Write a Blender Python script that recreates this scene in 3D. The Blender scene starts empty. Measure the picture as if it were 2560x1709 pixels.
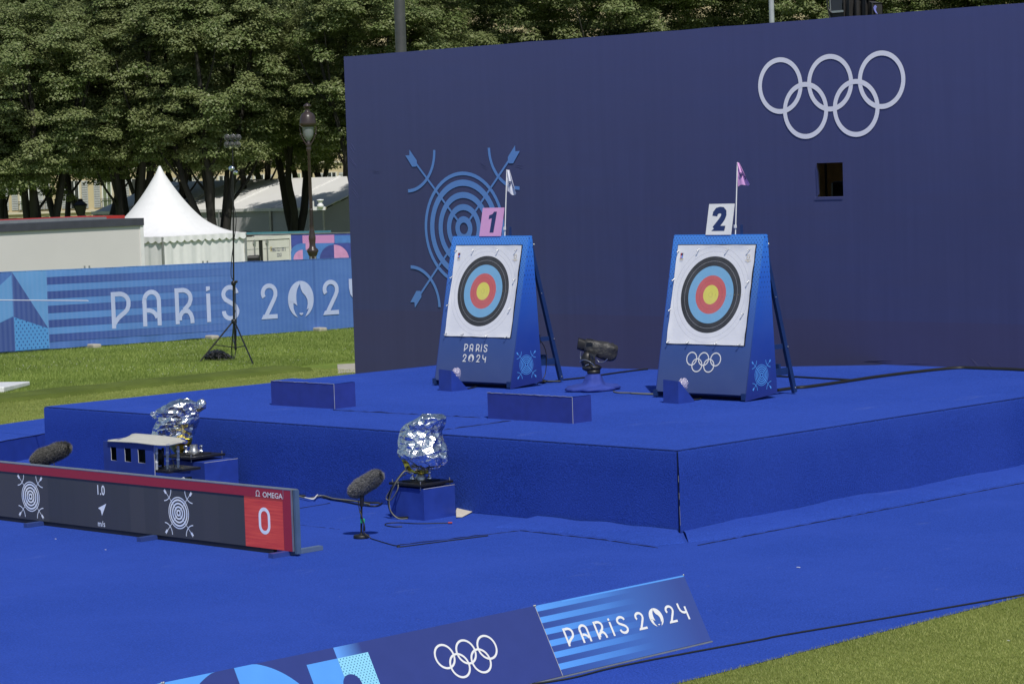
import bpy, bmesh, math, random
import numpy as np
from mathutils import Vector, Matrix, noise
random.seed(7)
SC = bpy.context.scene
COL = SC.collection
PI = math.pi

# ------------------------------------------------------------------ camera
FPX, CX, CY, CAMZ = 6494.41, 1280.0, 854.5, 3.85
YAW, PIT, ROL = [math.radians(a) for a in (44.3774, 3.8236, -1.86285)]
_f = Vector((-math.sin(YAW)*math.cos(PIT), math.cos(YAW)*math.cos(PIT), -math.sin(PIT)))
_r = Vector((math.cos(YAW), math.sin(YAW), 0))
_u = _r.cross(_f)
CR = _r*math.cos(ROL)+_u*math.sin(ROL)
CU = -_r*math.sin(ROL)+_u*math.cos(ROL)
CF = _f
CAM = Vector((0, 0, CAMZ))
cd = bpy.data.cameras.new('camera'); cam = bpy.data.objects.new('camera', cd); COL.objects.link(cam)
cd.sensor_width = 36; cd.lens = FPX/2560*36; cd.clip_start = .5; cd.clip_end = 1500
m = Matrix((CR, CU, -CF)).transposed().to_4x4(); m.translation = CAM
cam.matrix_world = m
SC.camera = cam

# ------------------------------------------------------------------ world, sun, exposure
SUN_EL = math.radians(54)
SUN_XY = Vector((.850, -.526))
w = bpy.data.worlds.new('World'); SC.world = w; w.use_nodes = True
nt = w.node_tree; sky = nt.nodes.new('ShaderNodeTexSky'); sky.sky_type = 'NISHITA'; sky.sun_disc = False
sky.sun_elevation = SUN_EL; sky.sun_rotation = math.atan2(SUN_XY.x, SUN_XY.y)
sky.air_density = 1.0; sky.dust_density = .7
bg = nt.nodes['Background']; bg.inputs['Strength'].default_value = .09
nt.links.new(sky.outputs[0], bg.inputs[0])
sd = bpy.data.lights.new('sun', 'SUN'); sd.energy = 3.5; sd.angle = math.radians(.55); sd.color = (1, .955, .88)
so = bpy.data.objects.new('sun', sd); COL.objects.link(so)
sdir = Vector((SUN_XY.x*math.cos(SUN_EL), SUN_XY.y*math.cos(SUN_EL), math.sin(SUN_EL)))
so.rotation_euler = sdir.to_track_quat('Z', 'Y').to_euler(); so.location = (0, 0, 60)
SC.view_settings.view_transform = 'Standard'; SC.view_settings.look = 'None'
SC.view_settings.exposure = 0.0; SC.view_settings.gamma = 1
SC.render.engine = 'CYCLES'
SC.cycles.max_bounces = 6; SC.cycles.transparent_max_bounces = 8
SC.cycles.sample_clamp_indirect = 6
try: SC.cycles.use_denoising = True
except Exception: pass

# ------------------------------------------------------------------ measuring helpers (sight line -> real point)
def ray(x, y): return CF*FPX + CR*(x-CX) - CU*(y-CY)
def gp(x, y, z=0.0):
    d = ray(x, y); return CAM + d*((z-CAMZ)/d.z)
def py_(x, y, Y):
    d = ray(x, y); return CAM + d*(Y/d.y)
def px_(x, y, X):
    d = ray(x, y); return CAM + d*(X/d.x)
def pd(x, y, D): return CAM + ray(x, y)*(D/FPX)
def on_plane(x, y, O, U, V):
    n = U.cross(V); d = ray(x, y); t = (O-CAM).dot(n)/d.dot(n)
    p = CAM+d*t-O; return (p.dot(U), p.dot(V))
def crop(ox, oy, s): return lambda a, b: (ox+a*s, oy+b*s)

# ------------------------------------------------------------------ materials
def lin(c): return tuple(((v/255)/12.92 if v/255 <= .04045 else ((v/255+.055)/1.055)**2.4) for v in c)
class NB:
    def __init__(s, name):
        s.m = bpy.data.materials.new(name); s.m.use_nodes = True; s.nt = s.m.node_tree
        s.b = s.nt.nodes['Principled BSDF']; s.out = s.nt.nodes['Material Output']
        s.tc = None
    def n(s, t, **k):
        o = s.nt.nodes.new(t)
        for a, v in k.items(): setattr(o, a, v)
        return o
    def l(s, a, b): s.nt.links.new(a, b)
    def coord(s, kind='Object'):
        if not s.tc: s.tc = s.n('ShaderNodeTexCoord')
        return s.tc.outputs[kind]
    def pos(s): return s.n('ShaderNodeNewGeometry').outputs['Position']
    def xyz(s, src=None):
        q = s.n('ShaderNodeSeparateXYZ'); s.l(src or s.coord(), q.inputs[0]); return q.outputs
    def M(s, op, a, b=0.0, c=None, clamp=False):
        q = s.n('ShaderNodeMath', operation=op, use_clamp=clamp)
        for i, v in enumerate((a, b) if c is None else (a, b, c)):
            if hasattr(v, 'is_linked') or hasattr(v, 'links'): s.l(v, q.inputs[i])
            else: q.inputs[i].default_value = v
        return q.outputs[0]
    def noise(s, scale, detail=3, rough=.55, src=None, stretch=None):
        q = s.n('ShaderNodeTexNoise'); q.inputs['Scale'].default_value = scale
        q.inputs['Detail'].default_value = detail; q.inputs['Roughness'].default_value = rough
        sr = src or s.coord()
        if stretch:
            mp = s.n('ShaderNodeMapping'); mp.inputs['Scale'].default_value = stretch; s.l(sr, mp.inputs[0]); sr = mp.outputs[0]
        s.l(sr, q.inputs[0]); return q.outputs['Fac']
    def mix(s, f, a, b):
        q = s.n('ShaderNodeMix', data_type='RGBA')
        if isinstance(f, (int, float)): q.inputs['Factor'].default_value = f
        else: s.l(f, q.inputs['Factor'])
        for i, v in ((6, a), (7, b)):
            if isinstance(v, (tuple, list)): q.inputs[i].default_value = (*v[:3], 1)
            else: s.l(v, q.inputs[i])
        return q.outputs[2]
    def ramp(s, f, stops, interp='LINEAR'):
        q = s.n('ShaderNodeValToRGB'); cr = q.color_ramp; cr.interpolation = interp
        while len(cr.elements) < len(stops): cr.elements.new(.5)
        for e, (p, c) in zip(cr.elements, stops): e.position = p; e.color = (*c[:3], 1)
        s.l(f, q.inputs[0]); return q.outputs[0]
    def rng(s, f, a, b, c=0.0, d=1.0):
        q = s.n('ShaderNodeMapRange'); s.l(f, q.inputs[0])
        for i, v in enumerate((a, b, c, d)): q.inputs[i+1].default_value = v
        return q.outputs[0]
    def bump(s, f, strength=.3, dist=.01):
        q = s.n('ShaderNodeBump'); q.inputs['Strength'].default_value = strength; q.inputs['Distance'].default_value = dist
        s.l(f, q.inputs['Height']); s.l(q.outputs[0], s.b.inputs['Normal']); return q
    def col(s, c):
        if isinstance(c, (tuple, list)): s.b.inputs['Base Color'].default_value = (*c[:3], 1)
        else: s.l(c, s.b.inputs['Base Color'])
    def set(s, **k):
        for a, v in k.items(): s.b.inputs[a.replace('_', ' ')].default_value = v
        return s

def simple(name, c, rough=.6, metal=0.0, var=.12, scale=6, bump=0.0, bscale=60, bdist=.004, spec=.5, sheen=0):
    q = NB(name); q.set(Roughness=rough, Metallic=metal); q.b.inputs['Specular IOR Level'].default_value = spec
    if sheen: q.b.inputs['Sheen Weight'].default_value = sheen
    f = q.noise(scale, 4)
    q.col(q.mix(q.rng(f, .3, .7), tuple(v*(1-var) for v in c), tuple(min(1, v*(1+var)) for v in c)))
    if bump: q.bump(q.noise(bscale, 3), bump, bdist)
    return q.m

def carpet_mat(name, c, wear=True):
    q = NB(name); q.set(Roughness=.95); q.b.inputs['Specular IOR Level'].default_value = .08
    p = q.pos()
    fine = q.noise(55, 4, .7, src=p); mid = q.noise(9, 3, .6, src=p); big = q.noise(.55, 4, .6, src=p)
    k = q.mix(q.rng(fine, .28, .72), tuple(v*.52 for v in c), tuple(v*1.5 for v in c))
    k = q.mix(q.rng(mid, .35, .65, 0, .28), k, tuple(v*.8 for v in c))
    k = q.mix(q.rng(big, .4, .62, 0, .35), k, tuple(min(1, v*1.18+.008) for v in c))
    if wear:
        st = q.noise(1.7, 5, .75, src=p, stretch=(1, .35, 1))
        k = q.mix(q.rng(st, .62, .80, 0, .34), k, lin((110, 128, 188)))
        tr = q.noise(1.0, 5, .8, src=p, stretch=(.25, 3.2, 1)); k = q.mix(q.rng(tr, .64, .80, 0, .22), k, lin((96, 118, 186)))
        sp = q.noise(26, 1, .4, src=p)
        k = q.mix(q.rng(sp, .80, .84, 0, .5), k, lin((120, 130, 150)))
    q.col(k); q.bump(fine, .7, .012)
    return q.m

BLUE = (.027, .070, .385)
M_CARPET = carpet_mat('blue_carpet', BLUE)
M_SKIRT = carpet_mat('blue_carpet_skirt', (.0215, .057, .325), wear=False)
M_SHEET = simple('blue_sheet', (.022, .040, .26), .55, bump=.1, bscale=5, bdist=.03)
M_SHEET2 = simple('blue_plastic_sheet', (.020, .050, .30), .5, bump=.12, bscale=4, bdist=.03)
M_CLOTH = simple('blue_cloth', (.024, .052, .31), .8, bump=.4, bscale=12, bdist=.03)
M_BLACK = simple('black_plastic', (.012, .012, .013), .45, var=.3)
M_BLACKCLOTH = simple('black_rain_cover', (.036, .036, .037), .55, bump=.9, bscale=7, bdist=.05)
M_CABLE = simple('black_rubber_cable', (.014, .015, .013), .5)
M_CABLE2 = simple('grey_rubber_cable', (.16, .16, .13), .5)
M_WHITE = simple('white_paint', (.78, .78, .77), .45, var=.04)
M_PRINTW = simple('white_print', (.78, .79, .82), .5, var=.03)
M_METAL = simple('grey_metal', (.45, .46, .47), .35, metal=.8)
M_FRAMEBLUE = simple('navy_steel', (.012, .035, .13), .4)
M_EDGE = simple('pale_cut_edge', (.42, .43, .47), .8)
M_SEAM = simple('dark_seam', (.008, .018, .085), .9)
M_CREAM = simple('cream_felt', (.50, .49, .44), .85, var=.08, scale=14)
M_RED = simple('red_paint', (.35, .03, .03), .5)

# ------------------------------------------------------------------ object helpers
def tag(o, label=None, cat=None, group=None, kind=None):
    if label: o['label'] = label
    if cat: o['category'] = cat
    if group: o['group'] = group
    if kind: o['kind'] = kind
    return o
def thing(name, loc, label, cat, group=None):
    o = bpy.data.objects.new(name, None); COL.objects.link(o); o.location = Vector(loc); o.empty_display_size = .2
    WL[o.name] = Vector(loc)
    return tag(o, label, cat, group)
WL = {}
def wloc(o):
    v = Vector((0, 0, 0))
    while o is not None:
        v += Vector(o.location); o = o.parent
    return v
class MB:
    def __init__(s): s.v = []; s.f = []; s.sm = []; s.mi = []; s.mat_i = 0
    def add(s, vs, fs, smooth=False):
        b = len(s.v); s.v += [tuple(v) for v in vs]
        for f in fs: s.f.append(tuple(i+b for i in f)); s.sm.append(smooth); s.mi.append(s.mat_i)
        return s
    def quad(s, a, b, c, d): return s.add([a, b, c, d], [(0, 1, 2, 3)])
    def poly(s, pts): return s.add(pts, [tuple(range(len(pts)))])
    def box(s, c, size, ax=None):
        c = Vector(c); X, Y, Z = ax or (Vector((1, 0, 0)), Vector((0, 1, 0)), Vector((0, 0, 1)))
        hx, hy, hz = [v/2 for v in size]
        vs = [c+X*(hx*i)+Y*(hy*j)+Z*(hz*k) for i in (-1, 1) for j in (-1, 1) for k in (-1, 1)]
        return s.add(vs, [(0, 1, 3, 2), (4, 6, 7, 5), (0, 4, 5, 1), (2, 3, 7, 6), (0, 2, 6, 4), (1, 5, 7, 3)])
    def bx(s, x0, x1, y0, y1, z0, z1): return s.box(((x0+x1)/2, (y0+y1)/2, (z0+z1)/2), (abs(x1-x0), abs(y1-y0), abs(z1-z0)))
    def prism(s, bottom, top):
        n = len(bottom); fs = [tuple(reversed(range(n))), tuple(range(n, 2*n))]+[(i, (i+1) % n, n+(i+1) % n, n+i) for i in range(n)]
        return s.add(list(bottom)+list(top), fs)
    def bar(s, a, b, w1, w2=None, up=(0, 0, 1)):
        a = Vector(a); b = Vector(b); w2 = w2 or w1; d = (b-a); L = d.length; d.normalize(); up = Vector(up)
        if abs(d.dot(up)) > .95: up = Vector((1, 0, 0))
        x = d.cross(up).normalized(); y = x.cross(d)
        return s.box((a+b)/2, (w1, L, w2), (x, d, y))
    def tube(s, pts, r, n=8, caps=True, smooth=True):
        pts = [Vector(p) for p in pts]; rs = r if isinstance(r, (list, tuple)) else [r]*len(pts)
        vs = []; fs = []; prev = None
        for i, p in enumerate(pts):
            t = (pts[min(i+1, len(pts)-1)]-pts[max(i-1, 0)]).normalized()
            if prev is None:
                a = Vector((0, 0, 1)) if abs(t.z) < .9 else Vector((1, 0, 0)); x = t.cross(a).normalized()
            else: x = (prev-t*prev.dot(t)).normalized()
            prev = x; y = t.cross(x)
            for k in range(n):
                an = 2*PI*k/n; vs.append(p+(x*math.cos(an)+y*math.sin(an))*rs[i])
        for i in range(len(pts)-1):
            for k in range(n): fs.append((i*n+k, i*n+(k+1) % n, (i+1)*n+(k+1) % n, (i+1)*n+k))
        s.add(vs, fs, smooth)
        if caps:
            s.add(vs[:n], [tuple(reversed(range(n)))]); s.add(vs[-n:], [tuple(range(n))])
        return s
    def lathe(s, o, prof, n=20, smooth=True, ax=None):
        o = Vector(o); X, Y, Z = ax or (Vector((1, 0, 0)), Vector((0, 1, 0)), Vector((0, 0, 1))); vs = []; fs = []
        for (r, z) in prof:
            for k in range(n):
                a = 2*PI*k/n; vs.append(o+X*(r*math.cos(a))+Y*(r*math.sin(a))+Z*z)
        for i in range(len(prof)-1):
            for k in range(n): fs.append((i*n+k, i*n+(k+1) % n, (i+1)*n+(k+1) % n, (i+1)*n+k))
        return s.add(vs, fs, smooth)
    def sphere(s, o, r, n=14, sc=(1, 1, 1), ax=None):
        prof = [(r*math.sin(PI*i/(n//2+1)), -r*math.cos(PI*i/(n//2+1))) for i in range(n//2+2)]
        o = Vector(o); st = len(s.v); s.lathe((0, 0, 0), prof, n)
        X, Y, Z = ax or (Vector((1, 0, 0)), Vector((0, 1, 0)), Vector((0, 0, 1)))
        for i in range(st, len(s.v)):
            v = s.v[i]; s.v[i] = tuple(o+X*(v[0]*sc[0])+Y*(v[1]*sc[1])+Z*(v[2]*sc[2]))
        return s
    def loft(s, rings, caps=True, smooth=True):
        n = len(rings[0]); vs = [p for r in rings for p in r]; fs = []
        for i in range(len(rings)-1):
            for k in range(n): fs.append((i*n+k, i*n+(k+1) % n, (i+1)*n+(k+1) % n, (i+1)*n+k))
        s.add(vs, fs, smooth)
        if caps: s.add(rings[0], [tuple(reversed(range(n)))]); s.add(rings[-1], [tuple(range(n))])
        return s
    def build(s, name, mat, parent=None, mw=None, bevel=0, local=False):
        me = bpy.data.meshes.new(name)
        base = wloc(parent) if (parent is not None and not local) else Vector((0, 0, 0))
        if mw is not None:
            inv = mw.inverted(); vs = [tuple(inv @ Vector(v)) for v in s.v]
        else: vs = [(v[0]-base.x, v[1]-base.y, v[2]-base.z) for v in s.v]
        me.from_pydata(vs, [], s.f)
        me.polygons.foreach_set('use_smooth', s.sm)
        for mm in (mat if isinstance(mat, (list, tuple)) else [mat]): me.materials.append(mm)
        if isinstance(mat, (list, tuple)): me.polygons.foreach_set('material_index', s.mi)
        me.update()
        o = bpy.data.objects.new(name, me); COL.objects.link(o)
        if parent is not None: o.parent = parent
        if mw is not None:
            if parent is not None: o.matrix_local = Matrix.Translation(-wloc(parent)) @ mw
            else: o.matrix_local = mw
        if bevel:
            b = o.modifiers.new('b', 'BEVEL'); b.width = bevel; b.segments = 2; b.limit_method = 'ANGLE'; b.angle_limit = math.radians(40)
        return o
def frame(O, U, V):
    """matrix with x = U, y = V, z = U x V, origin O"""
    U = Vector(U).normalized(); V = Vector(V).normalized(); N = U.cross(V)
    m = Matrix((U, V, N)).transposed().to_4x4(); m.translation = Vector(O); return m
def smooth_path(pts, n=6, closed=False):
    P = [Vector(p) for p in pts]; out = []
    for i in range(len(P)-1):
        p0 = P[max(i-1, 0)]; p1 = P[i]; p2 = P[i+1]; p3 = P[min(i+2, len(P)-1)]
        for k in range(n):
            t = k/n
            out.append(.5*((2*p1)+(-p0+p2)*t+(2*p0-5*p1+4*p2-p3)*t*t+(-p0+3*p1-3*p2+p3)*t**3))
    out.append(P[-1]); return out
def cable(name, pts, r, mat, label, cat='cable', parent=None, n=5, group=None):
    b = MB(); b.tube(smooth_path(pts, 6), r, n)
    o = b.build(name, mat, parent)
    if parent is None: tag(o, label, cat, group)
    return o

# ------------------------------------------------------------------ flat printed shapes
class Flat:
    """printed shapes in a plane; every shape has its own level so that none is coplanar with another"""
    def __init__(s): s.v = []; s.f = []; s.lv = 0; s.step = .0006
    def _a(s, pts, fs, lv=None):
        b = len(s.v); z = (s.lv if lv is None else lv)*s.step
        s.v += [(p[0], p[1], z) for p in pts]; s.f += [tuple(i+b for i in f) for f in fs]
    def nxt(s): s.lv = (s.lv+1) % 9
    def poly(s, pts):
        s._a(pts, [tuple(range(len(pts)))]); s.nxt()
    def grid_poly(s, pts, step):
        bm = bmesh.new(); vs = [bm.verts.new((p[0], p[1], 0)) for p in pts]; bm.faces.new(vs)
        for ax in (0, 1):
            a = min(p[ax] for p in pts); b = max(p[ax] for p in pts); k = math.ceil(a/step)*step
            while k < b:
                co = [0, 0, 0]; co[ax] = k; no = [0, 0, 0]; no[ax] = 1
                bmesh.ops.bisect_plane(bm, geom=bm.verts[:]+bm.edges[:]+bm.faces[:], plane_co=co, plane_no=no); k += step
        bm.verts.index_update(); s._a([v.co for v in bm.verts], [tuple(v.index for v in f.verts) for f in bm.faces]); bm.free(); s.nxt()
    def stroke(s, pts, w, closed=False, cuts=1):
        P = [Vector((p[0], p[1])) for p in pts]; n = len(P); L = []; R = []
        for i in range(n):
            if closed: a = P[(i-1) % n]; b = P[(i+1) % n]
            else: a = P[max(i-1, 0)]; b = P[min(i+1, n-1)]
            d1 = (P[i]-a); d2 = (b-P[i])
            if d1.length < 1e-9: d1 = d2
            if d2.length < 1e-9: d2 = d1
            d1.normalize(); d2.normalize(); t = (d1+d2)
            t = t.normalized() if t.length > 1e-6 else d1
            nn = Vector((-t.y, t.x)); k = 1/max(.45, nn.dot(Vector((-d1.y, d1.x))))
            L.append(P[i]+nn*(w/2*k)); R.append(P[i]-nn*(w/2*k))
        vs = L+R; m_ = n if closed else n-1
        s._a(vs, [(i, n+i, n+(i+1) % n, (i+1) % n) for i in range(m_)]); s.nxt()
    def curve(s, pts, w, n=6):
        s.stroke([(p.x, p.y) for p in smooth_path([(q[0], q[1], 0) for q in pts], n)], w)
    def ring(s, cx, cy, ro, ri, n=56, a0=0, a1=2*PI):
        full = abs(a1-a0-2*PI) < 1e-6; m_ = n if full else n+1
        A = [a0+(a1-a0)*i/n for i in range(m_)]
        vs = [(cx+ro*math.cos(a), cy+ro*math.sin(a)) for a in A]+[(cx+ri*math.cos(a), cy+ri*math.sin(a)) for a in A]
        s._a(vs, [(i, (i+1) % m_, m_+(i+1) % m_, m_+i) for i in range(n)]); s.nxt()
    def disc(s, cx, cy, r, n=40): s.poly([(cx+r*math.cos(2*PI*i/n), cy+r*math.sin(2*PI*i/n)) for i in range(n)])
    def build(s, name, mat, parent, mw=None, fn=None, off=.004):
        b = MB()
        if fn: b.add([fn(v[0], v[1], off+v[2]) for v in s.v], s.f)
        else: b.add([mw @ Vector((v[0], v[1], off+v[2])) for v in s.v], s.f)
        o = b.build(name, mat, parent, mw=mw if mw is not None else None)
        return o
def arc(cx, cy, rx, ry, a0, a1, n=12):
    return [(cx+rx*math.cos(math.radians(a0+(a1-a0)*i/n)), cy+ry*math.sin(math.radians(a0+(a1-a0)*i/n))) for i in range(n+1)]

def glyph(F, ch, x, y, h, wt=.12, xs=1.15):
    k = 1.0 if ch == 'i' else (max(1.0, xs*.88) if ch == 'O' else xs)
    T = lambda pts: [(x+p[0]*h*k, y+p[1]*h) for p in pts]
    W = wt*h; e = wt/2
    if ch == 'P':
        F.stroke(T([(e, 0), (e, 1)]), W)
        F.stroke(T([(wt*.9, 1-e), (.2, 1-e)]+arc(.22, .70, .24, .24, 90, 0)+[(.455, .6), (.42, .50), (.36, .43), (.27, .36), (.18, .28), (.12, .20), (.072, .12)]), W)
    elif ch == 'A':
        F.stroke(T([(e, 0), (e, .70)]+arc(.25, .70, .19, .24, 180, 0)+[(.44, 0)]), W)
        F.stroke(T([(wt*.9, .44), (.19, .435), (.27, .40), (.34, .33), (.385, .22)]), W*.95)
    elif ch == 'R':
        F.stroke(T([(e, 0), (e, 1)]), W)
        F.stroke(T([(wt*.9, 1-e), (.2, 1-e)]+arc(.21, .72, .22, .22, 90, 0)+[(.43, .66), (.39, .54), (.31, .45), (.24, .38)]), W)
        F.stroke(T([(wt, .10), (.13, .22), (.2, .33), (.28, .36), (.36, .34), (.42, .26), (.455, .14), (.46, 0)]), W)
    elif ch == 'i':
        F.stroke(T([(e, 0), (e, .80)]), W); F.poly(T([(0, .86), (wt, .90), (wt, 1.0), (0, 1.0)]))
    elif ch == 'S':
        F.stroke(T(arc(.25, .74, .20, .20, 5, 180, 14)+[(.06, .68), (.11, .60), (.22, .53), (.33, .46), (.41, .38), (.45, .28)]+arc(.25, .26, .20, .20, 0, -185, 16)), W)
    elif ch == '2':
        F.stroke(T(arc(.24, .74, .19, .205, 215, 0, 18)+[(.425, .66), (.38, .55), (.12, .08)]), W)
        F.poly(T([(-.02, 0), (.47, 0), (.47, .125), (.04, .125)]))
    elif ch == '4':
        F.stroke(T([(.06, 1.0), (.06, .74), (.09, .58), (.16, .48), (.26, .43), (.40, .43)]), W)
        F.stroke(T([(.42, .76), (.42, 0)]), W)
    elif ch == 'O':   # flame medallion
        c = lambda px, py: ((px-1341.5)/402+.36, 1-(py-391)/402*1.0)
        def q(L): return T([((( (a-1198)/287)*.86)-.03, 1.03-(b_-391)/402*1.06) for a, b_ in L])
        circ = lambda a0, a1, n: [(1341.5+143.5*math.cos(math.radians(a0+(a1-a0)*i/n)), 592-201*math.sin(math.radians(a0+(a1-a0)*i/n))) for i in range(n+1)]
        left_in = [(1335, 425), (1312, 462), (1298, 500), (1291, 545), (1291, 600), (1300, 662), (1280, 640), (1262, 606), (1256, 640), (1258, 690), (1274, 740)]
        left_out = circ(256, 92, 26)
        F_pairs(F, q(left_out), q(list(reversed(left_in+[(1303, 788)]))))
        right_in = [(1336, 425), (1343, 475), (1362, 520), (1396, 560), (1414, 600), (1417, 645), (1409, 690), (1400, 712), (1431, 685), (1415, 722)]
        right_out = circ(-76, 91, 26)
        F_pairs(F, q(right_out), q(list(reversed(right_in+[(1384, 786)]))))
        F.poly(q([(1318, 744), (1332, 738), (1341, 741), (1352, 738), (1365, 744), (1354, 760), (1342, 765), (1330, 760)]))
def F_pairs(F, A, B):
    """fill between two polylines running the same way"""
    def rs(L, n):
        d = [0]
        for a, b in zip(L, L[1:]): d.append(d[-1]+math.hypot(b[0]-a[0], b[1]-a[1]))
        out = []
        for i in range(n+1):
            t = d[-1]*i/n; k = 0
            while k < len(d)-2 and d[k+1] < t: k += 1
            s_ = (t-d[k])/max(1e-9, d[k+1]-d[k]); out.append((L[k][0]+(L[k+1][0]-L[k][0])*s_, L[k][1]+(L[k+1][1]-L[k][1])*s_))
        return out
    n = 40; a = rs(A, n); b = rs(B, n)
    F._a(a+b, [(i, i+1, n+1+i+1, n+1+i) for i in range(n)]); F.nxt()
def paris(F, starts, y, h, xs=1.15, word='PARiS2O24', wt=.12):
    for ch, X in zip(word, starts): glyph(F, ch, X, y, h, wt, xs)
def rings(F, cx, cy, r):
    """cx, cy: centre of the upper middle ring"""
    for dx, dy in ((-2.21, 0), (0, 0), (2.21, 0), (-1.105, -.92), (1.105, -.92)):
        F.ring(cx+dx*r, cy+dy*r, r, r*.83)
def archery(F, cx, cy, k=1.0, fine=False):
    for ro, ri in ((.935, .885), (.78, .70), (.59, .51), (.40, .325), (.21, .13)) if fine else ((.935, .875), (.803, .70), (.60, .50), (.40, .30), (.20, .096)): F.ring(cx, cy, ro*k*1.0, ri*k)
    for sx, sy in ((-1, 1), (1, 1), (1, -1), (-1, -1)):
        Q = lambda a, b: (cx+sx*a*k, cy+sy*b*k)
        for a, b in ((.875, .80), (.70, .60), (.50, .40), (.30, .20)):
            a /= math.sqrt(2); b /= math.sqrt(2); F.stroke([Q(a, a), Q(b, b)], .038*k)
        F.stroke([Q(.66, .66), Q(1.08, 1.08)], .038*k)
        pts = [(1.069, 1.06), (1.069, 1.145), (1.24, 1.33), (1.245, 1.235), (1.345, 1.235), (1.185, 1.042), (1.10, 1.042)]
        F.poly([Q(*p) for p in pts])
        F.ring(cx+sx*1.307*k, cy+sy*1.307*k, .695*k, .640*k, 18,
               {(-1, 1): PI*1.5, (1, 1): PI, (1, -1): PI/2, (-1, -1): 0}[(sx, sy)],
               {(-1, 1): PI*2, (1, 1): PI*1.5, (1, -1): PI, (-1, -1): PI/2}[(sx, sy)])
def text_obj(name, body, size, mw, mat, parent, sx=1.0, off=.004, bold=0.0):
    cu = bpy.data.curves.new(name, 'FONT'); cu.body = body; cu.size = size; cu.offset = bold; cu.resolution_u = 3
    t = bpy.data.objects.new('tmp_text', cu); COL.objects.link(t)
    dg = bpy.context.evaluated_depsgraph_get(); me = bpy.data.meshes.new_from_object(t.evaluated_get(dg))
    bpy.data.objects.remove(t)
    for v in me.vertices: v.co.x *= sx; v.co.z = off
    me.materials.clear(); me.materials.append(mat); me.name = name
    o = bpy.data.objects.new(name, me); COL.objects.link(o); o.parent = parent
    o.matrix_local = Matrix.Translation(-wloc(parent)) @ mw
    return o

# ================================================================== SETTING
def grass_mat(name, c1, c2, c3, fine=38, big=.25, stretch=(1, 1, 1)):
    q = NB(name); q.set(Roughness=.9); q.b.inputs['Specular IOR Level'].default_value = .2
    p = q.pos(); f = q.noise(fine, 4, .75, src=p, stretch=stretch); md = q.noise(2.2, 4, .6, src=p); bg_ = q.noise(big, 3, .6, src=p)
    k = q.mix(q.rng(f, .3, .7), c1, c2)
    k = q.mix(q.rng(md, .38, .68, 0, .5), k, c3)
    k = q.mix(q.rng(bg_, .42, .6, 0, .45), k, tuple(v*.72 for v in c1))
    q.col(k); q.bump(f, .9, .03); return q.m
M_LAWN = grass_mat('lawn_grass', (0.122, 0.198, 0.026), (0.256, 0.346, 0.058), (0.294, 0.346, 0.077))
M_TURF = grass_mat('artificial_turf', (0.183, 0.250, 0.039), (0.329, 0.390, 0.091), (0.281, 0.317, 0.073), fine=70, big=.6, stretch=(1, 2.2, 1))
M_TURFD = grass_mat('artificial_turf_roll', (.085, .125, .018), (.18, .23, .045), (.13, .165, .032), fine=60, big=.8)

def sheet(name, pts, z, mat, kind='structure', sub=0):
    b = MB(); b.poly([(p[0], p[1], z) for p in pts]); o = b.build(name, mat); return tag(o, kind=kind)
o = sheet('ground', [(-420, -120), (160, -120), (160, 420), (-420, 420)], 0, M_LAWN)
sheet('artificial_turf', [(-38.35, -5), (-30, -5), (-30, 34.5), (-38.4, 34.5)], .012, M_TURF)
sheet('artificial_turf', [(-12.465, -5), (8, -5), (8, 34), (-12.465, 34)], .012, M_TURF)
sheet('carpet', [(-34.2, 2), (-12.465, 2), (-12.465, 34), (-22, 34), (-22, 31), (-28.7, 31), (-28.7, 24.5), (-31.5, 24.5), (-32.3, 22.3), (-34.2, 16)], .008 + .008, M_CARPET)
# gently swelling strip of turf between the flat turf and the lawn
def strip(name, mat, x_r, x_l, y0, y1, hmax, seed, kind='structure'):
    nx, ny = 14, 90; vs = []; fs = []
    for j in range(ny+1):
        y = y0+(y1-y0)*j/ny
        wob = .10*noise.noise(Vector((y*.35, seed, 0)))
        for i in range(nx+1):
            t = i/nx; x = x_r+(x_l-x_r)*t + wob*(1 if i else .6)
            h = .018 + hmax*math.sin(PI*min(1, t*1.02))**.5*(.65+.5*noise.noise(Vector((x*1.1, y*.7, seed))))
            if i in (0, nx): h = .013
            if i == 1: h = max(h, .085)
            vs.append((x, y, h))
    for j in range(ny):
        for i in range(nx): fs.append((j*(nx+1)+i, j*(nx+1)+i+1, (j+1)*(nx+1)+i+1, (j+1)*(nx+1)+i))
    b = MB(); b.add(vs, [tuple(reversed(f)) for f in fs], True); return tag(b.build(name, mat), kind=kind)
b = MB(); b.tube(wob_line((-38.33, 20, .014), (-38.36, 33.5, .014), 160, .03, 6), .014, 4) if 0 else None
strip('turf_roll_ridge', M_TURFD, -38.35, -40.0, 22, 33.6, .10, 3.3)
M_PAVE = simple('pale_concrete', (.40, .37, .31), .85, bump=.3, bscale=20, bdist=.01)
sheet('paving', [(-39.1, 34.9), (-37.3, 33.3), (-36.6, 34.5), (-38.2, 36.6)], .02, M_PAVE)

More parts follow.
